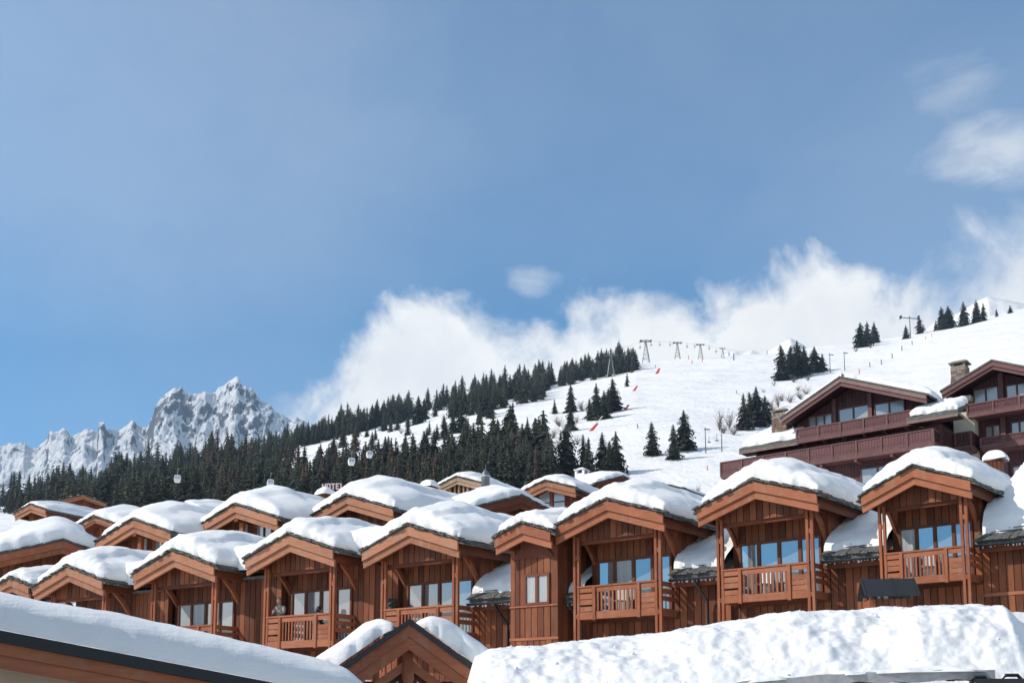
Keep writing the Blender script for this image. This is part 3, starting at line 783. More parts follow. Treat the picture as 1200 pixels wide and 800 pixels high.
# ------------------------------------------------------------------ trees
def spruce_mesh(seed, dens=1.0, wide=0.19, gaps=0.0, lean=0.0):
    wide *= 1.62
    r = random.Random(seed); mb = MB(); v = mb.v; f = mb.f
    levels = int(19 * dens)
    for i in range(levels):
        z = .07 + .90 * (i / (levels - 1)) ** .92
        R = wide * (1 - z) ** .68 * r.uniform(.75, 1.15) + .008
        k = max(4, int((11 - 6 * z) * dens)); a0 = r.uniform(0, 6.3)
        for j in range(k):
            if r.random() < gaps: continue
            a = a0 + 6.283 * (j + r.uniform(-.3, .3)) / k
            L = R * r.uniform(.68, 1.15); dz = -L * r.uniform(.25, .55)
            ca, sa = math.cos(a), math.sin(a)
            def pt(s, w, dzz=0): return (ca * L * s - sa * w, sa * L * s + ca * w, z + dz * s * s + dzz)
            b = len(v); wd = L * .24
            v += [pt(0, 0, .012), pt(.45, wd), pt(1, 0), pt(.45, -wd), pt(.5, 0, .014)]
            f += [(b, b + 1, b + 4), (b + 1, b + 2, b + 4), (b + 2, b + 3, b + 4), (b + 3, b, b + 4)]
            for q in range(3):                                   # hanging twigs
                s0 = .35 + .22 * q; w0 = r.uniform(-1, 1) * wd * .8; b = len(v)
                h = L * r.uniform(.16, .34)
                v += [pt(s0 - .10, w0), pt(s0 + .12, w0 * 1.2), pt(s0 + .04, w0 * 1.1, -h)]
                f += [(b, b + 1, b + 2)]
    # dark core so that the crown is not see-through along the stem
    n = 7
    for i in range(8):
        z0 = .08 + .11 * i; z1 = z0 + .16; b = len(v)
        for j in range(n):
            a = 6.283 * j / n + i; q = r.uniform(.32, .55) * wide * (1 - z0) ** .8
            v.append((q * math.cos(a), q * math.sin(a), z0 - r.uniform(0, .03)))
        v.append((0, 0, z1)); f += [(b + j, b + (j + 1) % n, b + n) for j in range(n)]
    if lean: mb.v = [(x + lean * z * z, y, z) for x, y, z in v]
    return mb
def trunk_mesh():
    return MB().tube([(0, 0, -.05), (0, 0, .3), (0, 0, .96)], [.013, .010, .002], 6)
CROWN = [spruce_mesh(s, *q).mesh('crown', m) for s, q, m in ((1, (1.0, .19), 'spruce'), (2, (1.0, .165, .08), 'spruce'), (3, (.9, .21, .05), 'spruce'), (4, (1.0, .15, .12, .03), 'spruce'),
                                                          (5, (.95, .18, .10), 'spruce'), (6, (.8, .16, .30), 'larch'), (7, (.85, .18, .22, -.02), 'larch'))]
TRUNK = trunk_mesh().mesh('trunk', 'bark')
def whole(seed, q, m):
    mb = spruce_mesh(seed, *q); me = mb.mesh('spruce_tree', m)
    return me
WHOLE = [whole(11, (.75, .19), 'spruce'), whole(12, (.75, .16, .08), 'spruce'), whole(13, (.7, .2, .1), 'spruce'), whole(14, (.7, .17, .2), 'larch')]

def in_poly(x, y, poly):
    c = False; n = len(poly)
    for i in range(n):
        (x1, y1), (x2, y2) = poly[i], poly[i - 1]
        if (y1 > y) != (y2 > y) and x < (x2 - x1) * (y - y1) / (y2 - y1) + x1: c = not c
    return c
rt = random.Random(41)
trees = []      # (importance, px, py, height in px, kind, label, group)
polyA = [(-40, 604), (-40, 594), (60, 588), (110, 580), (150, 570), (200, 562), (250, 552), (285, 560), (340, 568), (375, 562), (450, 556), (525, 553), (562, 552), (600, 552), (636, 556), (646, 562), (648, 594), (300, 602)]
GA = 'spruces of the dense forest behind the chalet roofs'
LA = {0: 'dark green spruce in the dense forest band behind the snowy chalet roofs', 1: 'brown bare larch among the dark spruces behind the snowy chalet roofs'}
def flabel(x, y, h, k):
    zone = ('at the far left below the mountains' if x < 90 else 'below the pinnacle at the left' if x < 190 else 'around the leftmost gondola cabin' if x < 260 else 'below the big rocky peak' if x < 330 else
            'behind the hotel sign' if x < 400 else 'behind the plain board gable' if x < 470 else 'behind the boarded chimney' if x < 530 else 'behind the domed cupola' if x < 590 else 'at its right end by the piste')
    yt = {0: 598, 1: 570}[1 if x > 330 else 0]
    row = 'front' if y > yt - 14 else 'middle' if y > yt - 34 else 'upper'
    return ('brown bare larch' if k else 'tall dark spruce' if h > 48 else 'dark spruce') + ' in the forest\'s ' + row + ' rows ' + zone
for i in range(800):
    while True:
        x, y = rt.uniform(-40, 648), rt.uniform(505, 604)
        if in_poly(x, y, polyA): break
    h = rt.uniform(22, 52) + (14 if x > 540 else 4) + (8 if x > 560 else 0) - (8 if x < 60 else 0)
    k = 1 if rt.random() < (.5 if 230 < x < 520 and y > 555 else .12) else 0
    trees.append((h, x, y, h, k, flabel(x, y, h, k), GA))
for x, y, h in ((140, 588, 58), (122, 590, 42), (152, 586, 44), (95, 590, 46), (70, 592, 36), (30, 598, 36), (12, 600, 30), (50, 598, 32), (186, 580, 38), (205, 575, 42), (229, 570, 44), (598, 560, 86), (637, 562, 82), (628, 560, 70), (612, 562, 66), (580, 565, 70), (560, 560, 64)):
    trees.append((h + 30, x, y, h, 0, flabel(x, y, h, 0), GA))
# top of the ridge
GB = 'spruces along the crest of the mountainside'
def ridge_y(x): return float(np.interp(x, rx, ry))
for n, xa, xb, d0, d1, h0, h1 in ((70, 250, 345, 2, 24, 20, 32), (55, 345, 395, 1, 10, 18, 26), (64, 395, 484, 1, 9, 20, 32), (5, 500, 530, 1, 6, 18, 30), (95, 528, 640, 1, 20, 22, 34), (80, 635, 745, 1, 9, 18, 28), (10, 722, 745, 2, 10, 10, 18), (8, 700, 730, 1, 5, 26, 36)):
    for i in range(n):
        x = rt.uniform(xa, xb); y = ridge_y(x) + rt.uniform(d0, d1); h = rt.uniform(h0, h1)
        trees.append((h - 10, x, y, h, 0, 'small dark spruce in the tree line on the crest below the clouds', GB))
# scattered on the snow strip
GC = 'scattered spruces on the snow strip between the two forest bands'
for x, y, h in ((408, 510, 16), (418, 512, 20), (430, 512, 14), (450, 505, 26), (458, 506, 18), (466, 504, 22), (440, 516, 16), (478, 500, 14), (490, 497, 34), (497, 492, 26), (503, 510, 18), (478, 510, 18), (510, 488, 20), (520, 500, 14), (540, 507, 36),
                (531, 508, 24), (546, 508, 22), (562, 498, 30), (569, 488, 36), (575, 490, 24), (583, 520, 30), (600, 512, 42), (618, 512, 24), (627, 505, 16), (521, 514, 26), (512, 516, 20), (395, 515, 20), (385, 516, 16), (370, 520, 22), (358, 522, 24),
                (402, 524, 26), (416, 528, 30), (436, 527, 22), (455, 528, 18), (475, 527, 20), (345, 525, 24), (320, 532, 22), (300, 530, 18), (640, 520, 26), (650, 485, 18), (657, 516, 12)):
    trees.append((h + 60, x, y, h, 0, ('small ' if h < 20 else 'tall ' if h > 28 else '') + 'dark spruce on the white strip ' + ('left of the gondola clearing' if x < 400 else 'in its left half' if x < 480 else 'in its middle' if x < 550 else 'in its right half') + (', upper side' if y < 506 else ', lower side'), GC))
GD = 'separate spruces standing on the open ski slope'
D = [
 (669, 483, 34, 'thin sparse spruce beside bare bushes left of the piste, below the crest tower'), (669, 505, 30, 'small spruce between bare bushes left of the red piste nets'),
 (691, 492, 26, 'lowest tree of the clump left of the red net, small and narrow'), (699, 492, 44, 'narrow spruce of the clump left of the red net, leftmost tall one'), (708, 491, 34, 'middle spruce of the clump left of the red net'),
 (718, 482, 40, 'tallest right-hand spruce of the clump left of the red net'), (713, 484, 30, 'short spruce tucked behind the clump left of the red net'), (735, 453, 17, 'single small spruce just left of the upper red net'),
 (664, 558, 62, 'broad dark spruce in front of the snow gap at the forest end'), (684, 556, 48, 'slim spruce right of the broad dark one at the forest end'), (690, 558, 46, 'slim spruce with thin crown behind the white chimney'),
 (706, 556, 50, 'left tree of the spruce pair right of the white chimney'), (722, 555, 50, 'right tree of the spruce pair right of the white chimney'), (713, 558, 42, 'shorter spruce between the pair right of the white chimney'),
 (765, 534, 40, 'lone spruce in the middle of the piste, left of the close pair'), (790, 539, 42, 'shorter left tree of the close spruce pair on the piste'), (802, 528, 48, 'taller right tree of the close spruce pair on the piste'),
 (872, 504, 44, 'front left tree of the three spruces left of the stone chimney'), (887, 500, 48, 'tallest of the three spruces left of the stone chimney'), (897, 497, 34, 'small right tree of the three spruces left of the stone chimney'), (880, 500, 42, 'spruce in the middle behind the three left of the stone chimney'),
 (917, 446, 44, 'leftmost spruce of the dark clump above the purple chalet roof'), (926, 444, 40, 'second spruce from the left in the clump above the purple chalet'), (935, 442, 44, 'tall spruce in the middle of the clump above the purple chalet'),
 (943, 440, 36, 'spruce right of the middle in the clump above the purple chalet'), (955, 437, 32, 'narrow spruce at the right of the clump above the purple chalet'), (964, 435, 22, 'smallest spruce at the right end of the clump above the purple chalet'),
 (1009, 407, 30, 'left spruce of the small trio on the skyline'), (1017, 405, 30, 'middle spruce of the small trio on the skyline'), (1025, 402, 26, 'right spruce of the small trio on the skyline'),
 (1062, 397, 17, 'small dark spruce beside the T-shaped lift pylon'), (1078, 391, 22, 'narrow spruce right of the T-shaped lift pylon'),
 (1104, 386, 28, 'leftmost spruce of the skyline row at the upper right'), (1112, 385, 28, 'second spruce of the skyline row at the upper right'), (1097, 387, 12, 'low young spruce at the left foot of the skyline row'),
 (1130, 382, 30, 'tall separate spruce in the middle of the skyline row'), (1145, 378, 28, 'spruce right of the middle in the skyline row'), (1153, 376, 22, 'short broad spruce ending the skyline row'), (1168, 371, 10, 'tiny spruce beyond the skyline row'), (1184, 367, 10, 'tiny spruce on the snowy top at the right edge'),
 (1022, 545, 0, ''),
]
for x, y, h, l in D:
    if h: trees.append((h + 400, x, y, h, 0, l, GD))
trees.sort(key=lambda q: -q[0])
acc_v, acc_f = [], []
cache = [(np.array([v.co[:] for v in me.vertices]), [tuple(p.vertices) for p in me.polygons]) for me in WHOLE[:3]]
nv = 0
for i, (imp, x, y, h, k, lab, grp) in enumerate(trees):
    w = on_hill(x, y)
    H = h / F * w.y / math.cos(PITCH) * 1.04
    rz = rt.uniform(0, 6.28); sxy = H * rt.uniform(.85, 1.35) * (1.15 if imp > 400 else 1.0)
    if i < 296:
        if h >= 24:
            o = thing('spruce_tree' if k == 0 else 'larch_tree', lab, 'tree', w, rz, grp)
            tr = link('trunk', TRUNK, o); cr = link('crown', CROWN[rt.choice((0, 1, 2, 3, 4)) if k == 0 else rt.choice((5, 6))], o)
            o.scale = (sxy, sxy, H)
        else:
            o = link('spruce_tree' if k == 0 else 'larch_tree', WHOLE[rt.choice((0, 1, 2)) if k == 0 else 3])
            o.location = w; o.rotation_euler = (0, 0, rz); o.scale = (sxy, sxy, H); tag(o, lab, 'tree', grp)
    else:
        vs, fs = cache[i % 3]
        c, s = math.cos(rz), math.sin(rz)
        q = np.stack([(vs[:, 0] * c - vs[:, 1] * s) * sxy + w.x, (vs[:, 0] * s + vs[:, 1] * c) * sxy + w.y, vs[:, 2] * H + w.z], -1)
        acc_v.append(q); acc_f += [tuple(j + nv for j in t_) for t_ in fs]; nv += len(vs)
me = bpy.data.meshes.new('forest'); me.from_pydata(np.concatenate(acc_v).tolist(), [], acc_f); me.materials.append(M['spruce']); me.update()
tag(link('forest', me), 'more distant dark spruces filling the forest behind the roofs', 'forest', kind='stuff')

# bare shrubs and saplings
def shrub_mesh(seed, n=26, up=.5):
    r = random.Random(seed); mb = MB()
    for i in range(n):
        a = r.uniform(0, 6.28); b = r.uniform(.15, 1.0); L = r.uniform(.5, 1.0)
        p0 = Vector((0, 0, 0)); d = Vector((math.cos(a) * b, math.sin(a) * b, up + r.random())).normalized()
        p1 = p0 + d * L * .5; p2 = p1 + (d + Vector((r.uniform(-.4, .4), r.uniform(-.4, .4), .1))).normalized() * L * .5
        mb.tube([p0, p1, p2], [.012, .008, .003], 3, False)
        for q in range(5):
            s = p1.lerp(p2, r.random()) if r.random() < .6 else p0.lerp(p1, r.uniform(.4, 1)); e = s + Vector((r.uniform(-.2, .2), r.uniform(-.2, .2), r.uniform(.05, .25)))
            mb.tube([s, e], [.006, .002], 3, False)
    return mb.mesh('bare_shrub', 'twig')
SHR = [shrub_mesh(3), shrub_mesh(8, 34, .3), shrub_mesh(5, 20, 1.4)]
GS = 'bare brown shrubs dotted over the snow slope'
for i, (x, y, h, k) in enumerate([(655, 500, 16, 1), (662, 512, 18, 1), (648, 514, 16, 1), (676, 496, 12, 0), (682, 482, 16, 1), (640, 528, 20, 0), (655, 527, 18, 1), (677, 520, 12, 1), (843, 505, 26, 2), (855, 502, 24, 2), (848, 508, 16, 0), (938, 468, 14, 1), (926, 472, 14, 1),
                                  (945, 462, 14, 0), (912, 478, 20, 2), (905, 482, 18, 1), (930, 448, 10, 1), (947, 446, 10, 1), (907, 452, 8, 0), (916, 470, 12, 1), (935, 458, 8, 1), (860, 510, 14, 1), (1003, 412, 8, 0), (1020, 408, 6, 0), (895, 460, 6, 0), (770, 400, 0, 0),
                                  (612, 508, 8, 1), (505, 478, 10, 1), (560, 510, 10, 1), (520, 492, 8, 0), (470, 508, 9, 0), (817, 582, 16, 2)]):
    if not h: continue
    w = on_hill(x, y)
    H = h / F * w.y
    o = link('bare_shrub', SHR[k]); o.location = w; o.scale = (H, H, H); o.rotation_euler = (0, 0, i * 1.7)
    if (x, y) == (817, 582): tag(o, 'leafless sapling sticking up behind the snow left of the purple chalet', 'shrub')
    else: tag(o, 'leafless brown shrub ' + ('by the red nets, left of the piste' if 635 < x < 690 else 'beside the two thin lift poles' if 840 < x < 865 else 'near the clump above the purple chalet' if 890 < x < 950 else 'on the skyline trio\'s slope' if x > 950 else 'on the white strip among spruces'), 'shrub', GS)

# ------------------------------------------------------------------ lifts, nets, skiers
def pylon_mesh(head=True):
    mb = MB()
    for sx_ in (-1, 1):
        for sy_ in (-1, 1): mb.tube([(sx_ * .16, sy_ * .10, -.03), (sx_ * .035, sy_ * .035, .82), (sx_ * .035, sy_ * .035, .95)], .013, 4)
    for z in (.2, .4, .58, .73, .85):
        a = .16 + (.035 - .16) * z / .82; b = .10 + (.035 - .10) * z / .82; z2 = z - .16; a2 = .16 + (.035 - .16) * z2 / .82
        for sy_ in (-1, 1):
            mb.tube([(-a, sy_ * b, z), (a, sy_ * b, z)], .008, 3); mb.tube([(-a, sy_ * b, z), (a2, sy_ * b, z2)], .006, 3)
    return mb.mesh('lattice_mast', 'steel')
PM = pylon_mesh()
HEAD = MB().box(-.25, .25, -.03, .03, .93, .965).box(-.03, .03, -.03, .03, .9, .99).tube([(-.24, 0, .95), (-.1, 0, 1.02), (.1, 0, 1.02), (.24, 0, .95)], .012, 4).mesh('cross_arm', 'steel')
SHEAVE = MB().box(-.035, .035, -.12, .12, .955, .985).mesh('sheave_train', 'metal')
heads = []
for x, yb, yt, lab in ((757, 424, 396, 'leftmost lattice lift tower on the crest against the clouds'), (794, 419, 398, 'second lattice lift tower on the crest'), (821, 421, 402, 'third lattice lift tower on the crest'), (847, 420, 407, 'short rightmost lattice lift tower on the crest'),
                       (716, 442, 413, 'pale lattice lift tower in front of the crest trees')):
    w = on_hill(x, yb); H = (yb - yt) / F * w.y
    o = thing('lift_tower', lab, 'lift tower', w, 0, 'lattice towers of the gondola lift', H)
    link('lattice_mast', PM, o); link('cross_arm', HEAD, o)
    for s in (-1, 1): q = link('sheave_train', SHEAVE, o); q.location.x = s * .22
    heads.append((w, H))
def gondola(w, sc, lab, grp, rz=0.0):
    o = thing('gondola_cabin', lab, 'gondola', w, rz, grp, sc)
    body = MB()
    prof = [(-.36, -1.0), (.36, -1.0), (.50, -.55), (.46, -.10), (.30, .02), (-.30, .02), (-.46, -.10), (-.50, -.55)]
    body.prism_y(prof, -.45, .45); body.obj('cabin_shell', 'white', o)
    for s in (-1, 1):
        MB().box(-.36, -.03, s * .455 - .004, s * .455 + .004, -.58, -.12).box(.03, .36, s * .455 - .004, s * .455 + .004, -.58, -.12).obj('cabin_window', 'greyglass', o)
    MB().tube([(0, 0, .02), (.0, 0, .5), (.08, 0, .8), (.08, 0, 1.05)], .05, 6).box(-.02, .18, -.3, .3, 1.0, 1.10).obj('hanger_arm', 'steel', o)
    return o
cable_pts = []
for x, y, lab in ((208, 561, 'leftmost white gondola cabin hanging in front of the dark forest'), (317, 566, 'lowest white gondola cabin in front of brown larches'), (412, 541, 'white gondola cabin left of the topmost one before the forest'), (433, 533, 'topmost white gondola cabin before the dark forest')):
    Y = 240.0
    w = P(x, y - 4, Y); gondola(w, 1.55 if x != 433 else 1.4, lab, 'gondola cabins in front of the forest', .3); cable_pts.append(w + Vector((0.12, 0, 1.62)))
for (i, j), lab in (((0, 2), 'thin steel lift cable carrying the upper gondola line before the forest'), ((1, 3), 'thin steel lift cable carrying the lower gondola line before the forest')):
    a, b = cable_pts[i], cable_pts[j]; d = (b - a)
    tag(MB().tube([a - d * 2, a, b, b + d * 2.5], .012, 4).obj('lift_cable', 'steel'), lab, 'cable')
for i, (x, y) in enumerate([(739, 410), (750, 407), (763, 404), (773, 404), (785, 404), (805, 406), (814, 406), (831, 408), (839, 412), (854, 415)]):
    w = P(x, y - 1, 1095); gondola(w, 2.5, 'tiny grey gondola cabin on the crest cable between the lattice towers', 'far gondola cabins on the crest line')
tops = [h[0] + Vector((.0, 0, h[1] * .98)) for h in (heads[0], heads[1], heads[2], heads[3])]
a = tops[0] + (tops[0] - tops[1]) * 1.2; a.z -= 14
cab = [a] + tops + [tops[3] + Vector((60, 0, -10))]
tag(MB().tube(cab, .07, 4).obj('lift_cable', 'steel'), 'thin cable strung between the lattice lift towers on the crest', 'cable')
# small drag and chair lift pylons
def pole_pylon(x, yb, yt, lab, chairs=True, T=False):
    w = on_hill(x, yb); H = (yb - yt) / F * w.y
    o = thing('lift_pylon', lab, 'lift pylon', w, 0.2, 'single-post lift pylons on the slope', H)
    MB().tube([(0, 0, -.03), (0, 0, 1)], [.022, .014], 6).obj('mast', 'steel', o)
    if T: MB().box(-.42, .42, -.02, .02, .88, .905).box(-.45, -.41, -.06, .06, .83, .97).box(.41, .45, -.06, .06, .86, 1.03).obj('cross_arm', 'metal', o)
    else:
        MB().box(-.03, .2, -.015, .015, .90, .93).obj('cross_arm', 'metal', o)
    return o
pole_pylon(827, 531, 499, 'left of the two thin lift poles below the bare trees'); pole_pylon(846, 529, 499, 'right of the two thin lift poles below the bare trees')
pole_pylon(973, 437, 412, 'left of the two lift poles beside the clump above the purple chalet'); pole_pylon(990, 434, 410, 'right of the two lift poles beside the clump above the purple chalet')
pole_pylon(1067, 396, 368, 'T-shaped lift pylon standing against the cloud', T=True)
def tbar(x, y, lab):
    w = on_hill(x, y); w = w + Vector((0, -2, 0)); s = 6 / F * w.y
    o = thing('drag_lift_bar', lab, 'lift chair', w, .4, 'chairs hanging at the two lift poles', s)
    MB().tube([(0, 0, 1.6), (0, 0, .4), (.15, 0, .2)], .04, 5).obj('hanger', 'metal', o)
    MB().tube([(-.35, 0, .2), (.4, 0, .25)], .06, 5).box(-.3, .35, -.1, .1, .3, .36).obj('seat_bar', 'metal', o)
tbar(830, 521, 'dark lift chair hanging right of the left lift pole'); tbar(839, 519, 'dark lift chair hanging between the two lift poles')
# red safety nets
def net(x, y, h, lean, pole, lab):
    w = on_hill(x, y); s = h / F * w.y
    o = thing('safety_net', lab, 'safety net', w, 0, 'red nets along the piste edge', s)
    MB().prism_y([(-.32, .0), (.22, .06), (.62 * lean + .30, .95), (.62 * lean, 1.0)], -.02, .02).obj('net_panel', 'red', o)
    MB().tube([(-.36, 0, -.1), (.62 * lean + .02, 0.03, 1.04)], .03, 5).obj('net_pole', 'orange', o)
    if pole: MB().tube([(.5, 0.02, .8), (1.35, 0.02, 1.85)], .05, 5).obj('white_boom', 'white', o)
net(693, 505, 10, 1.0, True, 'lowest red safety net, with a white pole rising to its right'); net(733, 480, 6.5, .8, False, 'red safety net below the single small spruce, third from the top')
net(743, 458, 6.5, .8, False, 'red safety net just right of the single small spruce'); net(770, 438, 7, .5, False, 'topmost red safety net under the crest')
# piste poles
PPOLE = MB().tube([(0, 0, -.2), (0, 0, 1)], .09, 6).mesh('piste_pole', 'orange'); PPOLE2 = MB().tube([(0, 0, -.2), (0, 0, 1)], .08, 6).mesh('piste_pole', 'metal')
for x, y, h, k in ((807, 421, 5, 0), (811, 427, 5, 0), (823, 424, 5, 0), (860, 422, 8, 1), (899, 415, 5, 0), (1007, 438, 6, 0), (1019.5, 430, 6, 1), (1033, 427, 6, 1), (1045.6, 420, 6, 1), (1057, 411, 6, 1), (829, 551, 6, 0), (1069, 404, 5, 1), (1085, 398, 4, 0), (1092, 395, 4, 0), (768, 431, 4, 1)):
    w = on_hill(x, y); s = h / F * w.y
    o = link('piste_pole', PPOLE if k == 0 else PPOLE2); o.location = w; o.scale = (s, s, s)
    tag(o, 'short red piste marker pole stuck in the snow' if k == 0 else 'short dark marker pole stuck in the snow slope', 'marker pole', 'red piste markers' if k == 0 else 'dark piste markers')
def body(name, m, parent, joints, edges, radii, sub=1, root=0):
    me = bpy.data.meshes.new(name); me.from_pydata([Vector(j) for j in joints], edges, [])
    me.materials.append(M[m]); o = link(name, me, parent)
    sk = o.modifiers.new('skin', 'SKIN'); sk.use_smooth_shade = True
    for v, r in zip(me.skin_vertices[0].data, radii): v.radius = (r, r) if not isinstance(r, tuple) else r
    me.skin_vertices[0].data[root].use_root = True
    o.modifiers.new('sub', 'SUBSURF').levels = sub; o.modifiers['sub'].render_levels = sub
    return o
def skier(x, y, jack, lab):
    w = on_hill(x, y)
    o = thing('person', lab, 'skier', w, .8, None, 1.25)
    body('body', jack, o, [(0, 0, .85), (0, 0, 1.15), (0, 0, 1.42), (0, -.02, 1.62), (-.22, 0, 1.38), (-.35, -.1, 1.1), (-.35, -.35, 1.0), (.22, 0, 1.38), (.35, -.1, 1.1), (.35, -.35, 1.0), (-.12, -.1, .48), (-.13, .0, .06), (.12, -.1, .48), (.13, 0, .06)],
         [(0, 1), (1, 2), (2, 3), (2, 4), (4, 5), (5, 6), (2, 7), (7, 8), (8, 9), (0, 10), (10, 11), (0, 12), (12, 13)], [.16, .15, .16, .10, .08, .06, .05, .08, .06, .05, .09, .07, .09, .07])
    MB().ball((0, -.02, 1.68), .13).obj('helmet', 'hair', o, True)
    for s in (-1, 1):
        MB().box(s * .13 - .04, s * .13 + .04, -.9, .7, .0, .03).obj('ski', 'red_cloth', o)
        MB().tube([(s * .36, -.36, 1.05), (s * .42, -.2, .0)], .012, 5).obj('ski_pole', 'metal', o)
skier(747, 502, 'navy', 'skier in dark clothes on the piste above the lone spruce'); skier(863, 461, 'navy', 'tiny distant skier in dark clothes high on the open piste')
# ------------------------------------------------------------------ second row and roofs further back
def gable_house(label, px, py, Y, a, Wd, L=7.0, T=1.0, sl=SL, style='plank', snow_label=None, mats=('board_tan', 'slate', 'soffit'), glassy=None, k=1.0, xoff=(-.95, 1.0), name='chalet', group='gabled roofs behind the front row', fh=(.34, .27), wallm='plank', grow=True):
    Y *= 1.22; k *= 1.22
    fr = frame_at(px, py, Y, a, k)
    root = thing(name, label, 'chalet', fr.O, -a, group, k)
    gable_roof(root, Wd, L, sl=sl, mats=mats, fh=fh)
    hw = Wd - .45
    yw = .60
    bx('wall', 'frame', root, -hw, hw, yw + .35, L - .2, 0, HA - sl * hw - .25)
    MB().prism_y([(-hw, HA - sl * hw - .25), (hw, HA - sl * hw - .25), (0, HA - .30)], yw + .36, L - .21).obj('gable_wall', 'frame', root)
    under = lambda x: HA - sl * abs(x) - .155
    if style == 'plank':
        planks('plank', wallm, root, -hw, hw, yw + .35, lambda x: HA - sl * hw - 1.6, under, w=.28)
    elif style == 'post':
        yb = yw + .35
        zb = HA - 1.55
        planks('plank', wallm, root, -hw, -.55, yb, lambda x: HA - sl * hw - 2.2, under, w=.28)
        planks('plank', wallm, root, -.1, .42, yb, lambda x: HA - sl * hw - 2.2, under, w=.26)
        bx('post', 'post', root, -.12, .12, .30, .5, HA - 3.2, HA - .62)
        bx('ridge_beam', 'beam', root, -.13, .13, -.02, 1.2, HA - .78, HA - .62)
        for x0, x1 in ((-.54, -.11), (.44, .98), (1.04, 1.5)):
            f = MB().prism_y([(x0, HA - 3), (x1, HA - 3), (x1, under(x1) - .1), (x0, under(x0) - .1)], yb - .06, yb).obj('window', 'frame', root)
            MB().prism_y([(x0 + .06, HA - 2.9), (x1 - .06, HA - 2.9), (x1 - .06, under(x1) - .28), (x0 + .06, under(x0) - .28)], yb - .09, yb - .065).obj('pane', 'curtain' if x0 < 0 else 'glass', f)
        planks('plank', wallm, root, 1.52, hw, yb, lambda x: HA - sl * hw - 2.2, under, w=.28)
    elif style == 'win':
        yb = yw + .35
        for s in (-1, 1):
            x0, x1 = (-1.05, -.09) if s < 0 else (.09, 1.05)
            zc = HA - 1.25
            f = MB().prism_y([(x0, HA - 2.6), (x1, HA - 2.6), (x1, under(x1) - .12), (x0, under(x0) - .12)], yb - .06, yb).obj('window', 'frame', root)
            MB().prism_y([(x0 + .08, zc), (x1 - .08, zc), (x1 - .08, under(x1) - .25), (x0 + .08, under(x0) - .25)], yb - .09, yb - .065).obj('pane', 'greyglass', f)
            bx('pane', 'greyglass', f, x0 + .08, x1 - .08, yb - .09, yb - .065, HA - 2.5, zc - .1)
            planks('plank', wallm, root, *((-hw, -1.07) if s < 0 else (1.07, hw)), yb, lambda x: HA - 3, under, w=.28)
        bx('post', 'post', root, -.08, .08, yb - .16, yb, HA - 3, HA - .3)
    elif style == 'rough':
        r = random.Random(5)
        for i in range(9):
            x = -hw + (i + .5) * 2 * hw / 9
            MB().tube([(x, .32, HA - 2.6), (x + r.uniform(-.06, .06), .30, under(x) - .05 - r.uniform(0, .25))], r.uniform(.07, .14), 6).obj('post', 'pale_wood', root)
    if T > 0:
        def base(x, y): return HA + .10 - sl * np.sqrt(x * x + .10)
        def th(x, y):
            g = np.clip((y + .1) / 2.6, 0, 1); g = g * g * (3 - 2 * g)
            return T * ((.55 + .5 * g) if grow else 1.0) * (1 - .3 * np.clip(np.abs(x) / Wd, 0, 1) ** 2)
        snow_field('roof_snow', Wd * xoff[0], Wd * xoff[1], -.02, L + .8, base, th, fr, (1, 1, 1, 1), R=min(.5, T * .7), bulge=.1, nz=.03, crumb=.06, label=snow_label, cat='snow cap', group='snow caps on the roofs behind the front row', slab=random.uniform(.6, .75))
    return fr, root
gable_house('second row gable with central post and triangular panes, left of the other post gable', 158.3, 609.5, 50, .56, 2.75, T=1.25, style='post', snow_label='snow cap on the left one of the two post gables')
gable_house('second row gable with central post and blue triangular pane, above the white-curtained chalet', 277.4, 592, 49, .58, 2.85, T=1.3, style='post', snow_label='snow cap on the right one of the two post gables')
gable_house('second row gable of plain vertical boards beside the hotel sign', 408.5, 582, 48, .60, 2.85, T=1.4, snow_label='big smooth snow cap on the plain board gable beside the hotel sign', L=8.5)
gable_house('small low gable at the far left just above the foreground snow roof', 15, 678, 48.0, .5, 1.3, T=.95, L=3.2, snow_label='loaf of snow on the small gable at the far left')
gable_house('shaded gable at the left turned away to the right, dark verge under thick snow', 74, 634, 51, -.55, 3.3, T=1.5, L=8, snow_label='thick snow on the turned-away gable at the left edge', mats=('board', 'slate', 'soffit'))
gable_house('distant orange gable at the upper left below the mountains', 37, 591.5, 84, .42, 1.75, T=.75, L=9, snow_label='snow on the distant orange gable at the upper left')
gable_house('small snow-free dark brown gable in front of the left forest edge', 97, 580.5, 98, -.35, 2.1, T=.16, L=5, snow_label='thin snow dusting on the small dark brown gable', fh=(.2, .15))
gable_house('roof nearly buried in snow left of the two post gables, upper left', 176, 600, 66, .3, 3.2, T=1.2, L=8, snow_label='long rounded snow mound over the buried roof at the upper left', fh=(.2, .12))
gable_house('roof under lumpy snow between the far orange gable and buried roof', 112, 606, 62, .5, 3.4, T=1.1, L=8, snow_label='lumpy snow over the roof right of the far orange gable', fh=(.2, .12))
gable_house('small slate verge peeking out right of the buried roof', 216, 590, 74, .75, 1.9, T=.6, L=6, snow_label='smooth snow on the roof with the small slate verge', fh=(.12, .08))
gable_house('narrow roof corner seen behind the right post gable', 336, 583, 66, -.6, 2.0, T=.5, L=6, snow_label='flat wedge of snow behind the right post gable', fh=(.2, .15))
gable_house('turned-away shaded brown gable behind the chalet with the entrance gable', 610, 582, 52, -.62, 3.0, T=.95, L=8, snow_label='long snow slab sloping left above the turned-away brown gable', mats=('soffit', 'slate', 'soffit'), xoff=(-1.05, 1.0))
gable_house('pale rough-timbered gable below the white roof cupola', 536, 559, 88, .5, 2.5, T=.9, L=10, style='rough', snow_label='snow on the pale rough-timbered gable', mats=('pale_wood', 'slate', 'soffit'))
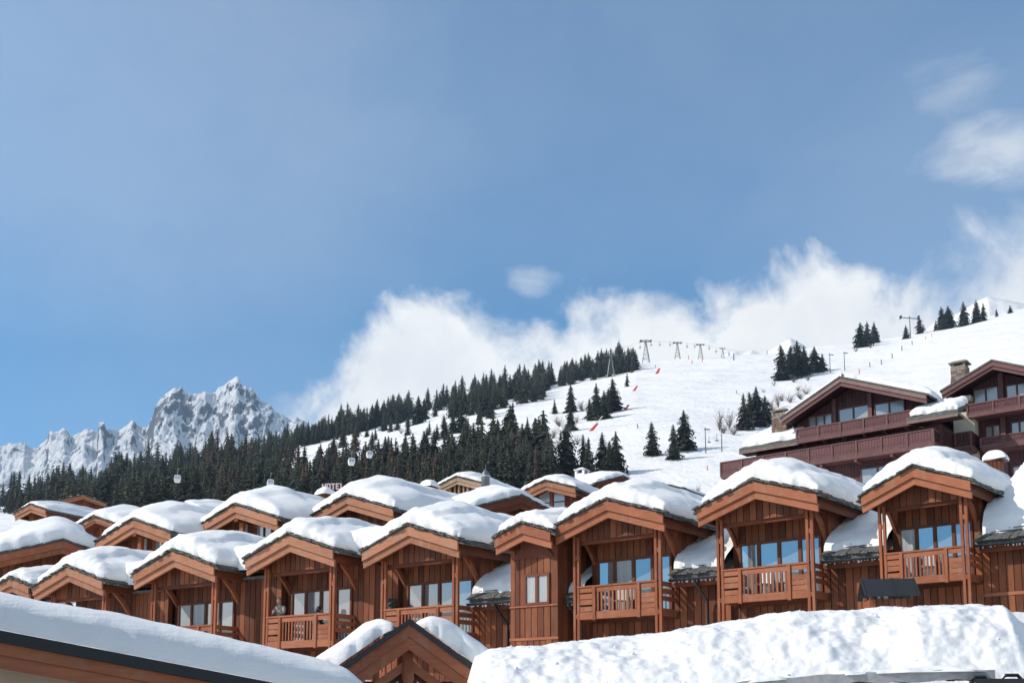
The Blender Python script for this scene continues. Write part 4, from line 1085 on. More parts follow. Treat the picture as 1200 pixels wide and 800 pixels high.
gable_house('gable with a four-pane triangular window left of the white chimney', 640, 564, 70, .5, 2.25, T=.95, L=8, style='win', snow_label='snow cap on the gable with the four-pane window')
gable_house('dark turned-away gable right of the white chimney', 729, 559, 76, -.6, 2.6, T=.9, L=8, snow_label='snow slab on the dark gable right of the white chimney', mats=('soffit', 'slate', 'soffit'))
gable_house('low roof with pale verge peeking out behind the broad snow cap', 765, 565.5, 68, .62, 2.3, T=.28, L=6, snow_label='thin snow on the low roof with the pale verge', mats=('pale_wood', 'slate', 'soffit'), fh=(.14, .1))
# snow lying over the main roofs between the front gables
def gap_snow(key, x0, x1_, z0, label, y0=1.75, y1=6.6, sl=.53, T=.42, rnd=(0, 0, 1, 0), tilt=0.0, R=.55, over=.03):
    fr, root, sw = CHALETS[key]
    xl = LINES[key]; xr = (lambda y: xl(y) + over); x1 = float(xr(y0))
    return snow_field('valley_snow', x0, x1, y0, y1, lambda x, y: z0 + sl * (y - y0) + tilt * (x - x0), lambda x, y: T + 0 * x, fr, rnd, R=R, bulge=.05, nz=.04, crumb=.03, label=label, cat='snow drift', group='snow lying between the front gables', xr=xr)
hwf = lambda key: 1.75 * CHALETS[key][2] + .12
ZL = HA - 2.72
for key, w, lab in (('c2', 1.5, 'snow triangle on the slate roof left of the narrow gable'), ('small', 1.1, 'small snow triangle on the slate roof right of the narrow gable'), ('c3', 1.8, 'snow triangle between the chalet with grey curtains and its right neighbour'),
                    ('c4', 2.2, 'snow triangle on the slate roof left of the rightmost chalet')):
    gap_snow(key, hwf(key), hwf(key) + w, ZL + .53 * .22 + .03, lab, y0=1.32)
gap_snow('c5', hwf('c5') + .2, hwf('c5') + 4.8, ZL + .53 * .35 + .02, 'big snow heap on the roof at the right edge beside the last chalet', y0=1.45, T=.9, R=.8)
for key, w, lab in (('c_1', 2.2, 'snow filling the valley right of the leftmost full gable'), ('c0', 1.9, 'snow filling the valley left of the chalet with people on its balcony'), ('c1', 1.6, 'crumbled snow filling the valley right of the chalet with people')):
    gap_snow(key, hwf(key) - .5, hwf(key) + w + .6, HA - .80, lab, y0=1.05, sl=.14, T=1.0, R=.55, rnd=(0, 0, 1, 0), over=.3)

# chimneys and roof furniture
def stone_chimney(label, px, py, Y, a, w, h, cap=True, m=('stone_a', 'stone_b')):
    fr = Frame(P(px, py, Y) - Vector((0, 0, h)), a)
    root = thing('chimney', label, 'chimney', fr.O, -a)
    bx('core', m[0], root, -w * .44, w * .44, -w * .44, w * .44, -1.5, h - .06)
    r = random.Random(px); z = -.6
    while z < h - .12:
        hh = r.uniform(.12, .2); tpr = 1 - .12 * max(0, z) / h
        for s in range(4):
            c = -w / 2
            while c < w / 2 - .04:
                l = min(r.uniform(.18, .42), w / 2 - c); p = r.uniform(.0, .035)
                q0, q1 = (c + .008) * tpr, (c + l - .008) * tpr; o0, o1 = w * .42 * tpr, (w * .5 + p) * tpr
                b = MB()
                if s == 0: b.box(q0, q1, -o1, -o0, z + .01, z + hh)
                elif s == 1: b.box(o0, o1, q0, q1, z + .01, z + hh)
                elif s == 2: b.box(q0, q1, o0, o1, z + .01, z + hh)
                else: b.box(-o1, -o0, q0, q1, z + .01, z + hh)
                b.obj('stone', m[r.randint(0, 1)], root); c += l
        z += hh + .01
    if cap:
        for sx in (-1, 1):
            for sy in (-1, 1): bx('cap_pier', m[1], root, sx * w * .33 - .07, sx * w * .33 + .07, sy * w * .33 - .07, sy * w * .33 + .07, h - .1, h + .16)
        bx('cap_slab', m[1], root, -w * .56, w * .56, -w * .56, w * .56, h + .162, h + .24)
        bx('cap_slab', m[0], root, -w * .40, w * .40, -w * .40, w * .40, h + .244, h + .32)
    return root
stone_chimney('tall brown stone chimney at the left eave of the upper right chalet', 1125, 430, 64.5, .67, 1.0, 2.4)
stone_chimney('squat pale stone chimney left of the big purple gable', 916, 486, 66, .67, 1.0, 1.35)
def small_chimney(label, px, py, Y, w, h, m, snow=None, vents=False):
    w0 = P(px, py, Y) - Vector((0, 0, h))
    root = thing('chimney', label, 'chimney', w0, -.6)
    if vents:
        bx('shaft', m, root, -w / 2, w / 2, -w / 2, w / 2, -1.5, h * .45)
        for sx in (-1, 1):
            for sy in (-1, 1): bx('cap_pier', m, root, sx * w * .4 - w * .1, sx * w * .4 + w * .1, sy * w * .4 - w * .1, sy * w * .4 + w * .1, h * .451, h * .75)
        bx('flue', 'metal', root, -w * .25, w * .25, -w * .25, w * .25, h * .451, h * .74)
        MB().add([(-w * .62, -w * .62, h * .752), (w * .62, -w * .62, h * .752), (w * .62, w * .62, h * .752), (-w * .62, w * .62, h * .752), (-w * .2, -w * .2, h), (w * .2, -w * .2, h), (w * .2, w * .2, h), (-w * .2, w * .2, h)],
                 [(0, 3, 2, 1), (4, 5, 6, 7), (0, 1, 5, 4), (1, 2, 6, 5), (2, 3, 7, 6), (3, 0, 4, 7)]).obj('cap', m, root)
    else:
        bx('shaft', m, root, -w / 2, w / 2, -w / 2, w / 2, -1.5, h - .08)
        planks('plank', m, root, -w / 2, w / 2, -w / 2 - .002, lambda x: -1.5, lambda x: h - .06, w=w / 4)
        bx('cap', 'soffit', root, -w * .6, w * .6, -w * .6, w * .6, h - .078, h)
    if snow:
        fr = Frame(w0, .6)
        snow_field('roof_snow', -w * .72, w * .72, -w * .72, w * .72, lambda x, y: h + 0 * x, lambda x, y: w * .75 + 0 * x, fr, R=w * .6, bulge=.06, nz=.05, n=(18, 18), label=snow, cat='snow cap', group='snow blobs on chimneys')
    return root
small_chimney('white chimney with dark vents among the rear snow roofs', 682, 548, 97, 1.0, 1.1, 'white', vents=True)
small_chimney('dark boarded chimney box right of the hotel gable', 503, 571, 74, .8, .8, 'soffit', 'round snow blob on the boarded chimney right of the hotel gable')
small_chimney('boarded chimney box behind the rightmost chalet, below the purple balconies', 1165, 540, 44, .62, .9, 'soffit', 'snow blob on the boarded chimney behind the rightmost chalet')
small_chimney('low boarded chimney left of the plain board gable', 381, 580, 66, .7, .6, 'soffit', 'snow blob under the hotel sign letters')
w = P(569, 558, 105)
cu = thing('cupola', 'small pale dome with a spike on the rear roof above the rough-timbered gable', 'cupola', w)
cu.scale = (1.2,) * 3
MB().tube([(0, 0, -1), (0, 0, .1), (0, 0, .32), (0, 0, .5), (0, 0, .62)], [.36, .36, .30, .17, .05], 12).obj('dome', 'steel', cu, True); MB().tube([(0, 0, .6), (0, 0, 1.05)], .03, 5).obj('spike', 'steel', cu)
MB().tube([(0, 0, -.03), (0, 0, .03)], [.42, .42], 12).obj('rim', 'white', cu)

# hotel sign: free-standing block letters on a frame
sg = P(377.5, 573.5, 74)
sign = thing('hotel_sign', 'pale pink block letters reading HOTEL half hidden behind a snowy roof', 'sign', sg, -.12, None, 1.2)
LET = {'H': [(0, .13, 0, 1), (.47, .6, 0, 1), (.13, .47, .44, .57)], 'O': [(0, .13, .0, 1), (.47, .6, 0, 1), (.13, .47, 0, .14), (.13, .47, .86, 1)], 'T': [(.235, .365, 0, .86), (0, .6, .86, 1)],
       'E': [(0, .13, 0, 1), (.13, .55, 0, .14), (.13, .45, .44, .57), (.13, .55, .86, 1)], 'L': [(0, .13, 0, 1), (.13, .55, 0, .14)]}
for i, ch in enumerate('HOTEL'):
    b = MB()
    for x0, x1, z0, z1 in LET[ch]: b.box(i * .285 + x0 * .38, i * .285 + x1 * .38, -.05, .05, z0 * .36, z1 * .36)
    b.obj('letter', 'pinklet', sign)
    b = MB()
    for x0, x1, z0, z1 in LET[ch]: b.box(i * .285 + x0 * .38 - .004, i * .285 + x1 * .38 + .004, .052, .10, z0 * .36 - .004, z1 * .36 + .004)
    b.obj('letter_back', 'redlet', sign)
MB().box(-.25, 1.5, .11, .15, .05, .09).box(-.25, 1.5, .11, .15, .27, .31).obj('sign_rail', 'metal', sign)
for x in (.0, .7, 1.4): bx('sign_post', 'metal', sign, x - .03, x + .03, .152, .2, -1.6, .36)
em = thing('ring_emblem', 'pale ring-shaped emblem with a white bar below the hotel letters', 'sign', P(364, 583, 71), -.12, None, 1.2)
ring = [(.19 * math.cos(q), 0, .16 * math.sin(q)) for q in np.linspace(.3, 5.9, 18)]
MB().tube(ring, .055, 6).obj('ring', 'pinklet', em); MB().tube([(-.06, 0, 0), (.06, -.02, .05)], .05, 6).obj('ring_core', 'redlet', em)
MB().tube([(-.46, .02, .05), (-.12, .02, -.24)], .04, 5).obj('white_bar', 'white', em)
bx('stand', 'metal', em, -.03, .03, .06, .1, -1.5, .0)

# ------------------------------------------------------------------ the purple chalets on the right
def rail(root, x0, x1, y, zt0, zt1, h, along='x', posts=6, m='purple'):
    """balcony parapet of narrow boards; zt0/zt1 heights at both ends (level in reality)"""
    L = x1 - x0
    def bxx(name, mm, a, b, ya, yb, za, zb):
        return bx(name, mm, root, a, b, ya, yb, za, zb) if along == 'x' else bx(name, mm, root, ya, yb, a, b, za, zb)
    z = zt0
    bxx('handrail', 'purple_board', x0, x1, y - .06, y + .08, z - .07, z)
    bxx('bottom_rail', 'purple_board', x0, x1, y - .05, y + .06, z - h, z - h + .10)
    mb = MB(); n = max(3, int(L / .17)); w = L / n
    for i in range(n):
        a, b = x0 + i * w + .008, x0 + (i + 1) * w - .008
        z0, z1 = z - h + .102, z - .072
        zc = z0 + .14 * h
        for q in ((a, b, z0, zc), (a, a + (b - a) * .38, zc, zc + .10), (b - (b - a) * .38, b, zc, zc + .10), (a, b, zc + .10, z1 - .10), (a, b, z1 - .10, z1)):
            if along == 'x': mb.box(q[0], q[1], y - .012, y + .018, q[2], q[3])
            else: mb.box(y - .012, y + .018, q[0], q[1], q[2], q[3])
    mb.obj('rail_boards', m, root, kind='stuff')
    bk = x0
    for i in range(posts + 1):
        c = x0 + L * i / posts
        bxx('rail_post', 'purple_board', c - .05, c + .05, y - .075, y - .02, z - h - .1, z - .02)
def pwall(root, x0, x1, y, zlo, zhi, under=None):
    mb = MB(); n = max(2, int((x1 - x0) / .2)); w = (x1 - x0) / n
    for i in range(n):
        a, b = x0 + i * w + .009, x0 + (i + 1) * w - .009; d = random.uniform(.02, .04)
        ha, hb = (under(a), under(b)) if under else (zhi, zhi)
        if min(ha, hb) < zlo + .05: continue
        mb.prism_y([(a, zlo), (b, zlo), (b, hb), (a, ha)], y - d, y)
    return mb.obj('wall_boards', 'purple', root, kind='stuff')
PF = frame_at(985, 443, 62, .67, 1.0, 12.0)
PA = 12.0
pr_ = thing('chalet', 'big dark purple chalet with wide gable and long carved balconies', 'chalet', PF.O, -.67)
xl, zl_ = PF.on(917, 490); xr, zr_ = PF.on(1086, 463)
sl_l = (PA - zl_) / -xl; sl_r = (PA - zr_) / xr
def punder(x): return PA - (sl_l * -x if x < 0 else sl_r * x) - .3
for s, xe, sl in ((-1, xl, sl_l), (1, xr, sl_r)):
    def q(z0, z1, x1=xe):
        p = [(0, PA - z0), (x1, PA - abs(x1) * sl - z0), (x1, PA - abs(x1) * sl - z1), (0, PA - z1)]
        return p[::-1] if s > 0 else p
    MB().prism_y(q(0, .26), -.14, -.06).obj('fascia_board', 'grey_board', pr_); MB().prism_y(q(.265, .5), -.055, .03).obj('fascia_board', 'purple_board', pr_)
    MB().prism_y(q(.12, .2), .035, 9).obj('soffit', 'purple_dark', pr_)
    MB().prism_y(q(-.10, .0, xe * 1.03), -.2, 9).obj('roof_slope', 'slate', pr_)
yw = 1.5
fl = lambda px, py, y=yw: PF.on(px, py, y)
# walls
x0w = fl(934, 500)[0]; x1w = fl(1086, 480)[0]
zb1 = PF.on(1000, 505.5, .2)[1]
zt1 = PF.on(1000, 491.5, .2)[1]
zt2 = PF.on(985, 519, .0)[1]; zb2 = PF.on(985, 535.5, .0)[1]
bx('wall', 'purple_dark', pr_, x0w, x1w, yw + .003, 9, zb1 - .1, punder(x1w) - .05)
MB().prism_y([(x0w, punder(x1w) - .05), (x1w, punder(x1w) - .05), (0, punder(0) - .02)], yw + .003, 8.9).obj('gable_wall', 'purple_dark', pr_)
pwall(pr_, x0w, x1w, yw, zb1, 0, punder)
def pwin(a, b, c, d, n=2, y=yw, m='greyglass', root=pr_, fr=PF):
    xa, zt = fr.on(a, c, y - .1); xb, zb = fr.on(b, d, y - .1)
    za = fr.on((a + b) / 2, c, y - .1)[1]; zb = fr.on((a + b) / 2, d, y - .1)[1]
    window(root, xa, xb, y - .04, zb, za, n, m, fm='purple_board', fw=.07, dp=.1)
pwin(947, 976, 486, 502, 3); pwin(982, 1019, 476, 495); pwin(1024, 1061, 470, 488)
for px_ in (979, 1021): 
    c = fl(px_, 480)[0]; bx('wall_post', 'purple_board', pr_, c - .11, c + .11, yw - .25, yw - .045, zb1, punder(c) - .05)
# first balcony
xa, xb = PF.on(933.5, 505, .2)[0], PF.on(1068, 490, .2)[0]
rail(pr_, xa, xb, .2, zt1, zt1, zt1 - zb1, posts=5)
bx('balcony_floor', 'purple_board', pr_, xa, xb, .14, yw, zb1 - .2, zb1 - .003)
for i in range(6):
    c = xa + .4 + (xb - xa - .8) * i / 5; MB().prism_x([(.1, zb1 - .203), (yw, zb1 - .203), (yw, zb1 - .9), (yw - .25, zb1 - .6)][::-1], c - .07, c + .07).obj('bracket', 'purple_board', pr_)
# middle wall and second balcony
xa2, xb2 = PF.on(845, 550, .0)[0], PF.on(1094, 508, .0)[0]
xm0 = PF.on(886, 530, 1.0)[0]
bx('wall', 'purple_dark', pr_, xm0, xb2 + .2, 1.003, 9.1, 0, zb1 - .21); pwall(pr_, xm0, xb2 + .2, 1.0, zb2 - .3, zb1 - .22)
rail(pr_, xa2, xb2, .0, zt2, zt2, zt2 - zb2, posts=9)
rail(pr_, 0, 3.4, xa2 + .02, zt2, zt2, zt2 - zb2, along='y', posts=2)
rail(pr_, 0, 2.6, xb2 - .02, zt2, zt2, zt2 - zb2, along='y', posts=2, m='purple_dark')
bx('balcony_floor', 'purple_board', pr_, xa2, xb2, -.05, 1.0, zb2 - .24, zb2 - .004)
bx('balcony_floor', 'purple_board', pr_, xa2, xm0, 1.0, 3.4, zb2 - .24, zb2 - .004)
pwall(pr_, xm0, xb2 + .2, .999, 0, zb2 - .25)
pwin(1008, 1050, 546, 566, 2, y=1.0)
for i in range(7):
    c = xa2 + .3 + (xb2 - xa2 - .6) * i / 6; bx('bracket', 'purple_board', pr_, c - .08, c + .08, .0, .999, zb2 - .42, zb2 - .243)
# lower lean-to roof on the left with its snow, and a small roof to the right
def eave_roof(p0, p1, y, dback, sl, lab, T, rise=.0):
    xa, za = PF.on(*p0, y); xb, zb = PF.on(*p1, y); z = (za + zb) / 2
    MB().prism_x([(y, z), (y + dback, z + sl * dback), (y + dback, z + sl * dback - .2), (y, z - .2)][::-1], xa, xb).obj('low_roof', 'slate', pr_)
    bx('eave_board', 'grey_board', pr_, xa, xb, y + .0, y + .06, z - .36, z - .203); bx('eave_soffit', 'purple_dark', pr_, xa, xb, y + .07, y + 1.2, z - .30, z - .21)
    snow_field('roof_snow', xa + .08, xb, y + .25, y + dback, lambda x, yy: z + sl * (yy - y) + .03, lambda x, yy: T + 0 * x, PF, (1, 1, 1, 0), R=.5, bulge=.06, nz=.04, label=lab, cat='snow cap', group='snow on the purple chalet')
eave_roof((866, 527), (936, 513), .2, 4.5, .42, 'snow on the lower left roof of the purple chalet', .55)
eave_roof((1062, 490), (1122, 479.5), -.3, 2.2, .40, 'snow lump on the small roof right of the purple gable', .48)
snow_field('roof_snow', xl * .96, 0.0, .05, 8.5, lambda x, y: PA + .1 + sl_l * x, lambda x, y: .30 + 0 * x, PF, (1, 0, 1, 0), R=.3, nz=.03, label='thin snow along the left slope of the big purple gable', cat='snow cap', group='snow on the purple chalet')
snow_field('roof_snow', 0.15, xr * 1.04, .25, 8.5, lambda x, y: PA + .1 - sl_r * x, lambda x, y: .50 + 0 * x, PF, (1, 1, 1, 0), R=.4, nz=.04, bulge=.1, label='thicker snow on the right slope of the big purple gable', cat='snow cap', group='snow on the purple chalet')

QF = frame_at(1163, 423.6, 60, .67, 1.0, 12.0)
qr = thing('chalet', 'second purple chalet cut off by the right edge, with stacked balconies and cream wall', 'chalet', QF.O, -.67)
xl, zl_ = QF.on(1104, 459); xr = 4.2; slq = (PA - zl_) / -xl
def qunder(x): return PA - slq * abs(x) - .3
for s, xe in ((-1, xl), (1, xr)):
    def q(z0, z1, x1=xe):
        p = [(0, PA - z0), (x1, PA - abs(x1) * slq - z0), (x1, PA - abs(x1) * slq - z1), (0, PA - z1)]
        return p[::-1] if s > 0 else p
    MB().prism_y(q(0, .28), -.14, -.06).obj('fascia_board', 'purple_board', qr); MB().prism_y(q(.285, .48), -.055, .03).obj('fascia_board', 'purple_board', qr)
    MB().prism_y(q(.12, .2), .035, 8).obj('soffit', 'purple_dark', qr); MB().prism_y(q(-.10, .0, xe * 1.03), -.2, 8).obj('roof_slope', 'slate', qr)
snow_field('roof_snow', .2, xr, .3, 7.5, lambda x, y: PA + .1 - slq * x, lambda x, y: .42 + 0 * x, QF, (1, 1, 1, 0), R=.4, nz=.04, label='snow on the second purple gable at the right edge', cat='snow cap', group='snow on the purple chalet')
yq = 1.5
x0q = QF.on(1118, 470, yq)[0]; xcol = QF.on(1141, 470, yq)[0]
bx('wall', 'purple_dark', qr, xcol, xr - .3, yq + .003, 7.8, 0, qunder(xr - .3)); MB().prism_y([(xcol, qunder(xr)), (xr - .3, qunder(xr)), (0, qunder(0) - .03)], yq + .004, 7.7).obj('gable_wall', 'purple_dark', qr)
pwall(qr, xcol, xr - .3, yq, 0, 0, qunder)
bx('cream_wall', 'plaster', qr, x0q, xcol - .01, yq - .6, 7.6, QF.on(1128, 470, yq - .6)[1], qunder(x0q) - .05)
xlow = QF.on(1117, 490, yq - .9)[0]
bx('cream_wall', 'plaster', qr, xlow, xcol + .2, yq - .9, 7.5, 2, QF.on(1128, 483, yq - .9)[1])
for (pt, pb, pa) in ((468.5, 480.5, 1133), (510.5, 521.5, 1149)):
    zt = QF.on(1166, pt, .2)[1]; zb = QF.on(1166, pb, .2)[1]; xa = QF.on(pa, pt, .2)[0]
    rail(qr, xa, xr, .2, zt, zt, zt - zb, posts=4); rail(qr, .2, yq, xa + .02, zt, zt, zt - zb, along='y', posts=1, m='purple_dark')
    bx('balcony_floor', 'purple_board', qr, xa, xr, .14, yq - .001, zb - .22, zb - .003)
for a_, b_, c_, d_ in ((1140, 1171, 454, 472), (1178, 1206, 449, 467), (1154, 1173, 498, 514), (1184, 1206, 493, 510), (1186, 1206, 545, 560)):
    pwin(a_, b_, c_, d_, 2, yq, root=qr, fr=QF)
for px_ in (1174.5,):
    c = QF.on(px_, 480, yq - .2)[0]; bx('wall_post', 'purple_board', qr, c - .14, c + .14, yq - .3, yq - .06, 3, qunder(c) - .05)
# projecting balcony between the two houses
bz = QF.on(1110, 507, -1.0)[1]; bx0, bx1 = QF.on(1095, 512, -1.0)[0], QF.on(1136, 512, -1.0)[0]
rail(qr, bx0 + .2, bx1, -.6, bz, bz, .95, posts=2, m='purple_dark'); rail(qr, -.6, yq, bx1 - .02, bz, bz, .95, along='y', posts=2, m='purple_dark')
bx('balcony_floor', 'purple_board', qr, bx0 + .2, bx1, -.62, yq - .92, bz - 1.15, bz - .955)
# ------------------------------------------------------------------ foreground
FR = Frame(P(0, 738, 13.0), -.36)
xa = FR.on(-90, 720)[0]; x1, z1 = FR.on(245, 785); m_ = -z1 / x1
xe = FR.on(412, 790)[0]
fore = thing('foreground_roof', 'low pitched roof edge with black metal strip and brown fascia in the bottom left corner', 'roof', FR.O, .36)
def vq(za, zb, xb=xe - .25): return [(xa, -m_ * xa - za), (xa, -m_ * xa - zb), (xb, -m_ * xb - zb), (xb, -m_ * xb - za)]
MB().prism_y(vq(.0, .145), -.06, .12).obj('metal_edge', 'roofmetal', fore)
MB().prism_y(vq(.150, .30), .0, .10).obj('fascia_board', 'board', fore); MB().prism_y(vq(.303, .47), .03, .12).obj('fascia_board', 'board', fore)
MB().prism_y(vq(.06, .14), .125, 8).obj('roof_slope', 'roofmetal', fore)
MB().prism_y([(xa, -m_ * xa - .44), (xa, -4), (xe - 1.2, -4), (xe - 1.2, -m_ * (xe - 1.2) - .16)], .9, 8).obj('wall', 'beige', fore)
MB().prism_y(vq(.30, .34), .125, .9).obj('soffit', 'soffit', fore)
snow_field('roof_snow', xa, xe + .30, -.06, 8, lambda x, y: -m_ * x + .005 - .10 * np.clip((x - xe + .6) / .9, 0, 1) ** 2, lambda x, y: (.47 + .05 * np.clip(x / 4.0, 0, 1) - .10 * np.clip((x - 2.5) / 2.2, 0, 1)) * (1 + .12 * np.clip(y, 0, 2)), FR, (0, 1, 1, 0), R=.40, bulge=.10, nz=.012,
           label='long smooth slab of snow on the foreground roof at the lower left', cat='snow cap', wobble=0.04, ragged=0.02, seed=77, n=(110, 50))

EF = Frame(P(480, 722, 22), -.16)
e = thing('entrance_gable', 'small steep wooden entrance gable with black metal edge at the bottom centre', 'gable', EF.O, .16)
zl2 = EF.on(405, 770); zr2 = EF.on(553, 780)
sE = (-(zl2[1]) / -zl2[0] + -(zr2[1]) / zr2[0]) / 2
WE = 2.1
def eq(s, z0, z1, w=WE):
    p = [(0, -z0), (s * w, -sE * w - z0), (s * w, -sE * w - z1), (0, -z1)]
    return p[::-1] if s > 0 else p
for s in (-1, 1):
    MB().prism_y(eq(s, .045, .17), -.10, .06).obj('metal_edge', 'roofmetal', e); MB().prism_y(eq(s, .172, .43), -.05, .03).obj('fascia_board', 'board', e)
    MB().prism_y(eq(s, .434, .70), -.02, .06).obj('fascia_board', 'board', e); MB().prism_y(eq(s, .05, .16), .065, 4).obj('roof_slope', 'roofmetal', e)
    MB().prism_y(eq(s, .86, 1.08), .30, .45).obj('truss_board', 'board', e)
    MB().prism_y(eq(s, .165, .20), .065, 4).obj('soffit', 'soffit', e)
bx('post', 'post', e, -.10, .10, .22, .46, -3.5, -.62)
for s in (-1, 1):
    f = MB().prism_y([(s * .14, -3.4), (s * 1.3, -3.4), (s * 1.3, -1.1 - sE * 1.3), (s * .14, -1.16)][::s], .50, .58).obj('window', 'frame', e)
    MB().prism_y([(s * .20, -3.3), (s * 1.2, -3.3), (s * 1.2, -1.26 - sE * 1.2), (s * .20, -1.34)][::s], .47, .495).obj('pane', 'greyglass', f)
bx('wall', 'frame', e, -1.6, 1.6, .60, 3.9, -4, -1.35)
snow_field('roof_snow', -WE - .3, -.42, .02, 4.5, lambda x, y: sE * x + .02, lambda x, y: .30 + .22 * np.clip((-x - .3) / .6, 0, 1), EF, (1, 1, 1, 0), R=.34, bulge=.08, nz=.03, label='snow on the left slope of the entrance gable', cat='snow cap', group='snow on the entrance gable')
snow_field('roof_snow', .30, WE + .4, .02, 4.5, lambda x, y: -sE * x + .02, lambda x, y: .34 + .25 * np.clip((x - .3) / .6, 0, 1), EF, (1, 1, 1, 0), R=.34, bulge=.08, nz=.03, label='snow on the right slope of the entrance gable', cat='snow cap', group='snow on the entrance gable')

# ploughed snow bank
cx = np.array([548, 556, 575, 620, 700, 760, 850, 900, 960, 1000, 1060, 1200, 1420], float); cy = np.array([800, 772, 762, 757, 750, 743, 729, 722, 716, 713, 713, 711, 712], float)
pxs = np.linspace(548, 1420, 430); tt = np.concatenate([np.linspace(0, 1, 90), np.linspace(1.03, 2.0, 26)])
PXg, TTg = np.meshgrid(pxs, tt)
Yb, Yc = 18.4, 23.2
yb_px = np.interp(PXg, [548, 860, 1060, 1165, 1420], [812, 800, 788, 786, 786])
zc = CH + (HORIZ - np.interp(PXg, cx, cy)) / F * Yc; zb_ = CH + (HORIZ - yb_px) / F * Yb - .15
tf = np.clip(TTg, 0, 1)
Yg = Yb + (Yc - Yb) * tf + np.maximum(TTg - 1, 0) * 6
g = 1 - (1 - tf) ** 1.7
Xg = (PXg - 600) / F * 21.0
env = np.clip(np.sin(np.clip(tf, 0, 1) * math.pi), 0, 1)
chute = fbm(Xg * .8 + .35 * tf, tf * 1.5, 0, 51, 4, .5)
lump = fbm(Xg * 1.9, tf * 5.0, 0, 61, 3, .5)
Zg = zb_ + (zc - zb_) * g - np.maximum(TTg - 1, 0) * 1.2 + env ** .7 * (.10 * chute + .03 * lump) + .022 * fbm(Xg * 5, Yg * 3 + tf * 9, 0, 71, 5, .62) + (.03 * fbm(Xg * 1.6, tf * 3, 0, 81, 3)) * np.clip(tf * 3, 0, 1)
Yg = Yg + env * (.26 * chute + .07 * lump) * -1.0
notch = np.clip((Xg - (FX := (1166 - 600) / F * 21.0) - .55 * (1 - tf) * 1.0) / .45, 0, 1); notch = notch * notch * (3 - 2 * notch)
Zg = Zg - notch * .40 * np.clip(tf * 1.4 - .15, 0, 1) * (tf < 1.0) - notch * (tf >= 1.0) * .10
Yg = Yg + notch * .7 * env
Xw = (PXg - 600) / F * np.clip(Yg, Yb - 1, Yc + .01) * 1.0
link('snow_bank', grid_mesh('snow_bank', np.stack([Xw, Yg, Zg], -1), len(pxs), len(tt), 'rough_snow'), kind='structure')
# crumbs of ploughed snow on the bank
cb = MB(); r = random.Random(3)
for i in range(110):
    a, b = r.randrange(12, len(pxs) - 60), r.randrange(3, 88)
    q = .010 + .035 * r.random() ** 3; c = (Xw[b, a], Yg[b, a] - .01, Zg[b, a] + q * .3)
    cb.ball(c, q, 5, 4, (1, r.uniform(.7, 1.2), r.uniform(.6, .9)))
tag(cb.obj('snow_crumbs', 'rough_snow', None, True), 'loose crumbs of snow on the face of the ploughed bank', 'snow', kind='stuff')

# grey ledge under the bank and black brackets at the corner
LF = Frame(P(1000, 790, 18.0), 0.06)
lp = [LF.on(*q) for q in ((862, 799), (905, 795), (960, 790.5), (1010, 787.5), (1060, 785.5), (1110, 784.5), (1166, 784))]
lxs, lzs = np.array([q[0] for q in lp]), np.array([q[1] for q in lp]); lx0, lx1, lz = lxs[0], lxs[-1], lzs[-1]
led = thing('stone_ledge', 'grey gritty ledge below the snow bank at the lower right', 'ledge', LF.O, -.06)
fine = np.linspace(lx0, lx1, 60); ztop = np.interp(fine, lxs, lzs) + .012 * fbm(fine * 4, fine * 0, 0, 3, 3); zlow = ztop - .17 - .03 * fbm(fine * 2.2, fine * 0, 0, 8, 4)
MB().prism_y([(x, z) for x, z in zip(fine, zlow)] + [(x, z) for x, z in zip(fine[::-1], ztop[::-1])], 0, .6).obj('ledge_slab', 'concrete', led)
MB().prism_y([(lx0, lzs[0] - 1.2), (lx1, lz - 1.4), (lx1, lz - .2), (lx0, lzs[0] - .25)], .14, .6).obj('ledge_base', 'rough_snow', led)
snow_field('ledge_snow', lx0, lx1 + .02, -.03, .6, lambda x, y: np.interp(x, lxs, lzs) - .03, lambda x, y: np.maximum(.075 + .07 * fbm(x * 1.3, y * 0, 0, 5, 4), .034), LF, (1, 1, 1, 0), R=.07, bulge=.03, nz=.05, label='thin crust of dirty snow lying on the grey ledge', cat='snow', n=(80, 10), m='rough_snow')
for a, b, y_, lab in ((1138, 1158, 793, 'left of the two low black arched brackets at the bottom right corner'), (1174, 1197, 791, 'right of the two low black arched brackets at the bottom right corner')):
    x0, z0 = LF.on(a, y_, -.15); x1_, _ = LF.on(b, y_, -.15); xm = (x0 + x1_) / 2; h = (x1_ - x0) / 2
    o = thing('metal_bracket', lab, 'bracket', LF.world((xm, -.15, z0 - .12)), -.06, 'black brackets by the ledge')
    MB().tube([(-h, 0, -.4), (-h, 0, .05), (-h * .6, 0, .125), (h * .6, 0, .125), (h, 0, .05), (h, 0, -.4)], .035, 6).obj('arch_bar', 'metal', o)
    MB().ball((-h * .3, .02, .02), .05).ball((h * .45, .02, .03), .04).obj('snow_lump', 'snow', o, True)
bk = thing('parapet', 'dark brown parapet below the black brackets at the bottom right corner', 'wall', LF.world((lx1 + .9, -.3, lz - .9)), -.06)
bx('wall', 'metal', bk, -1.3, 3, 0, .25, -.6, .74)

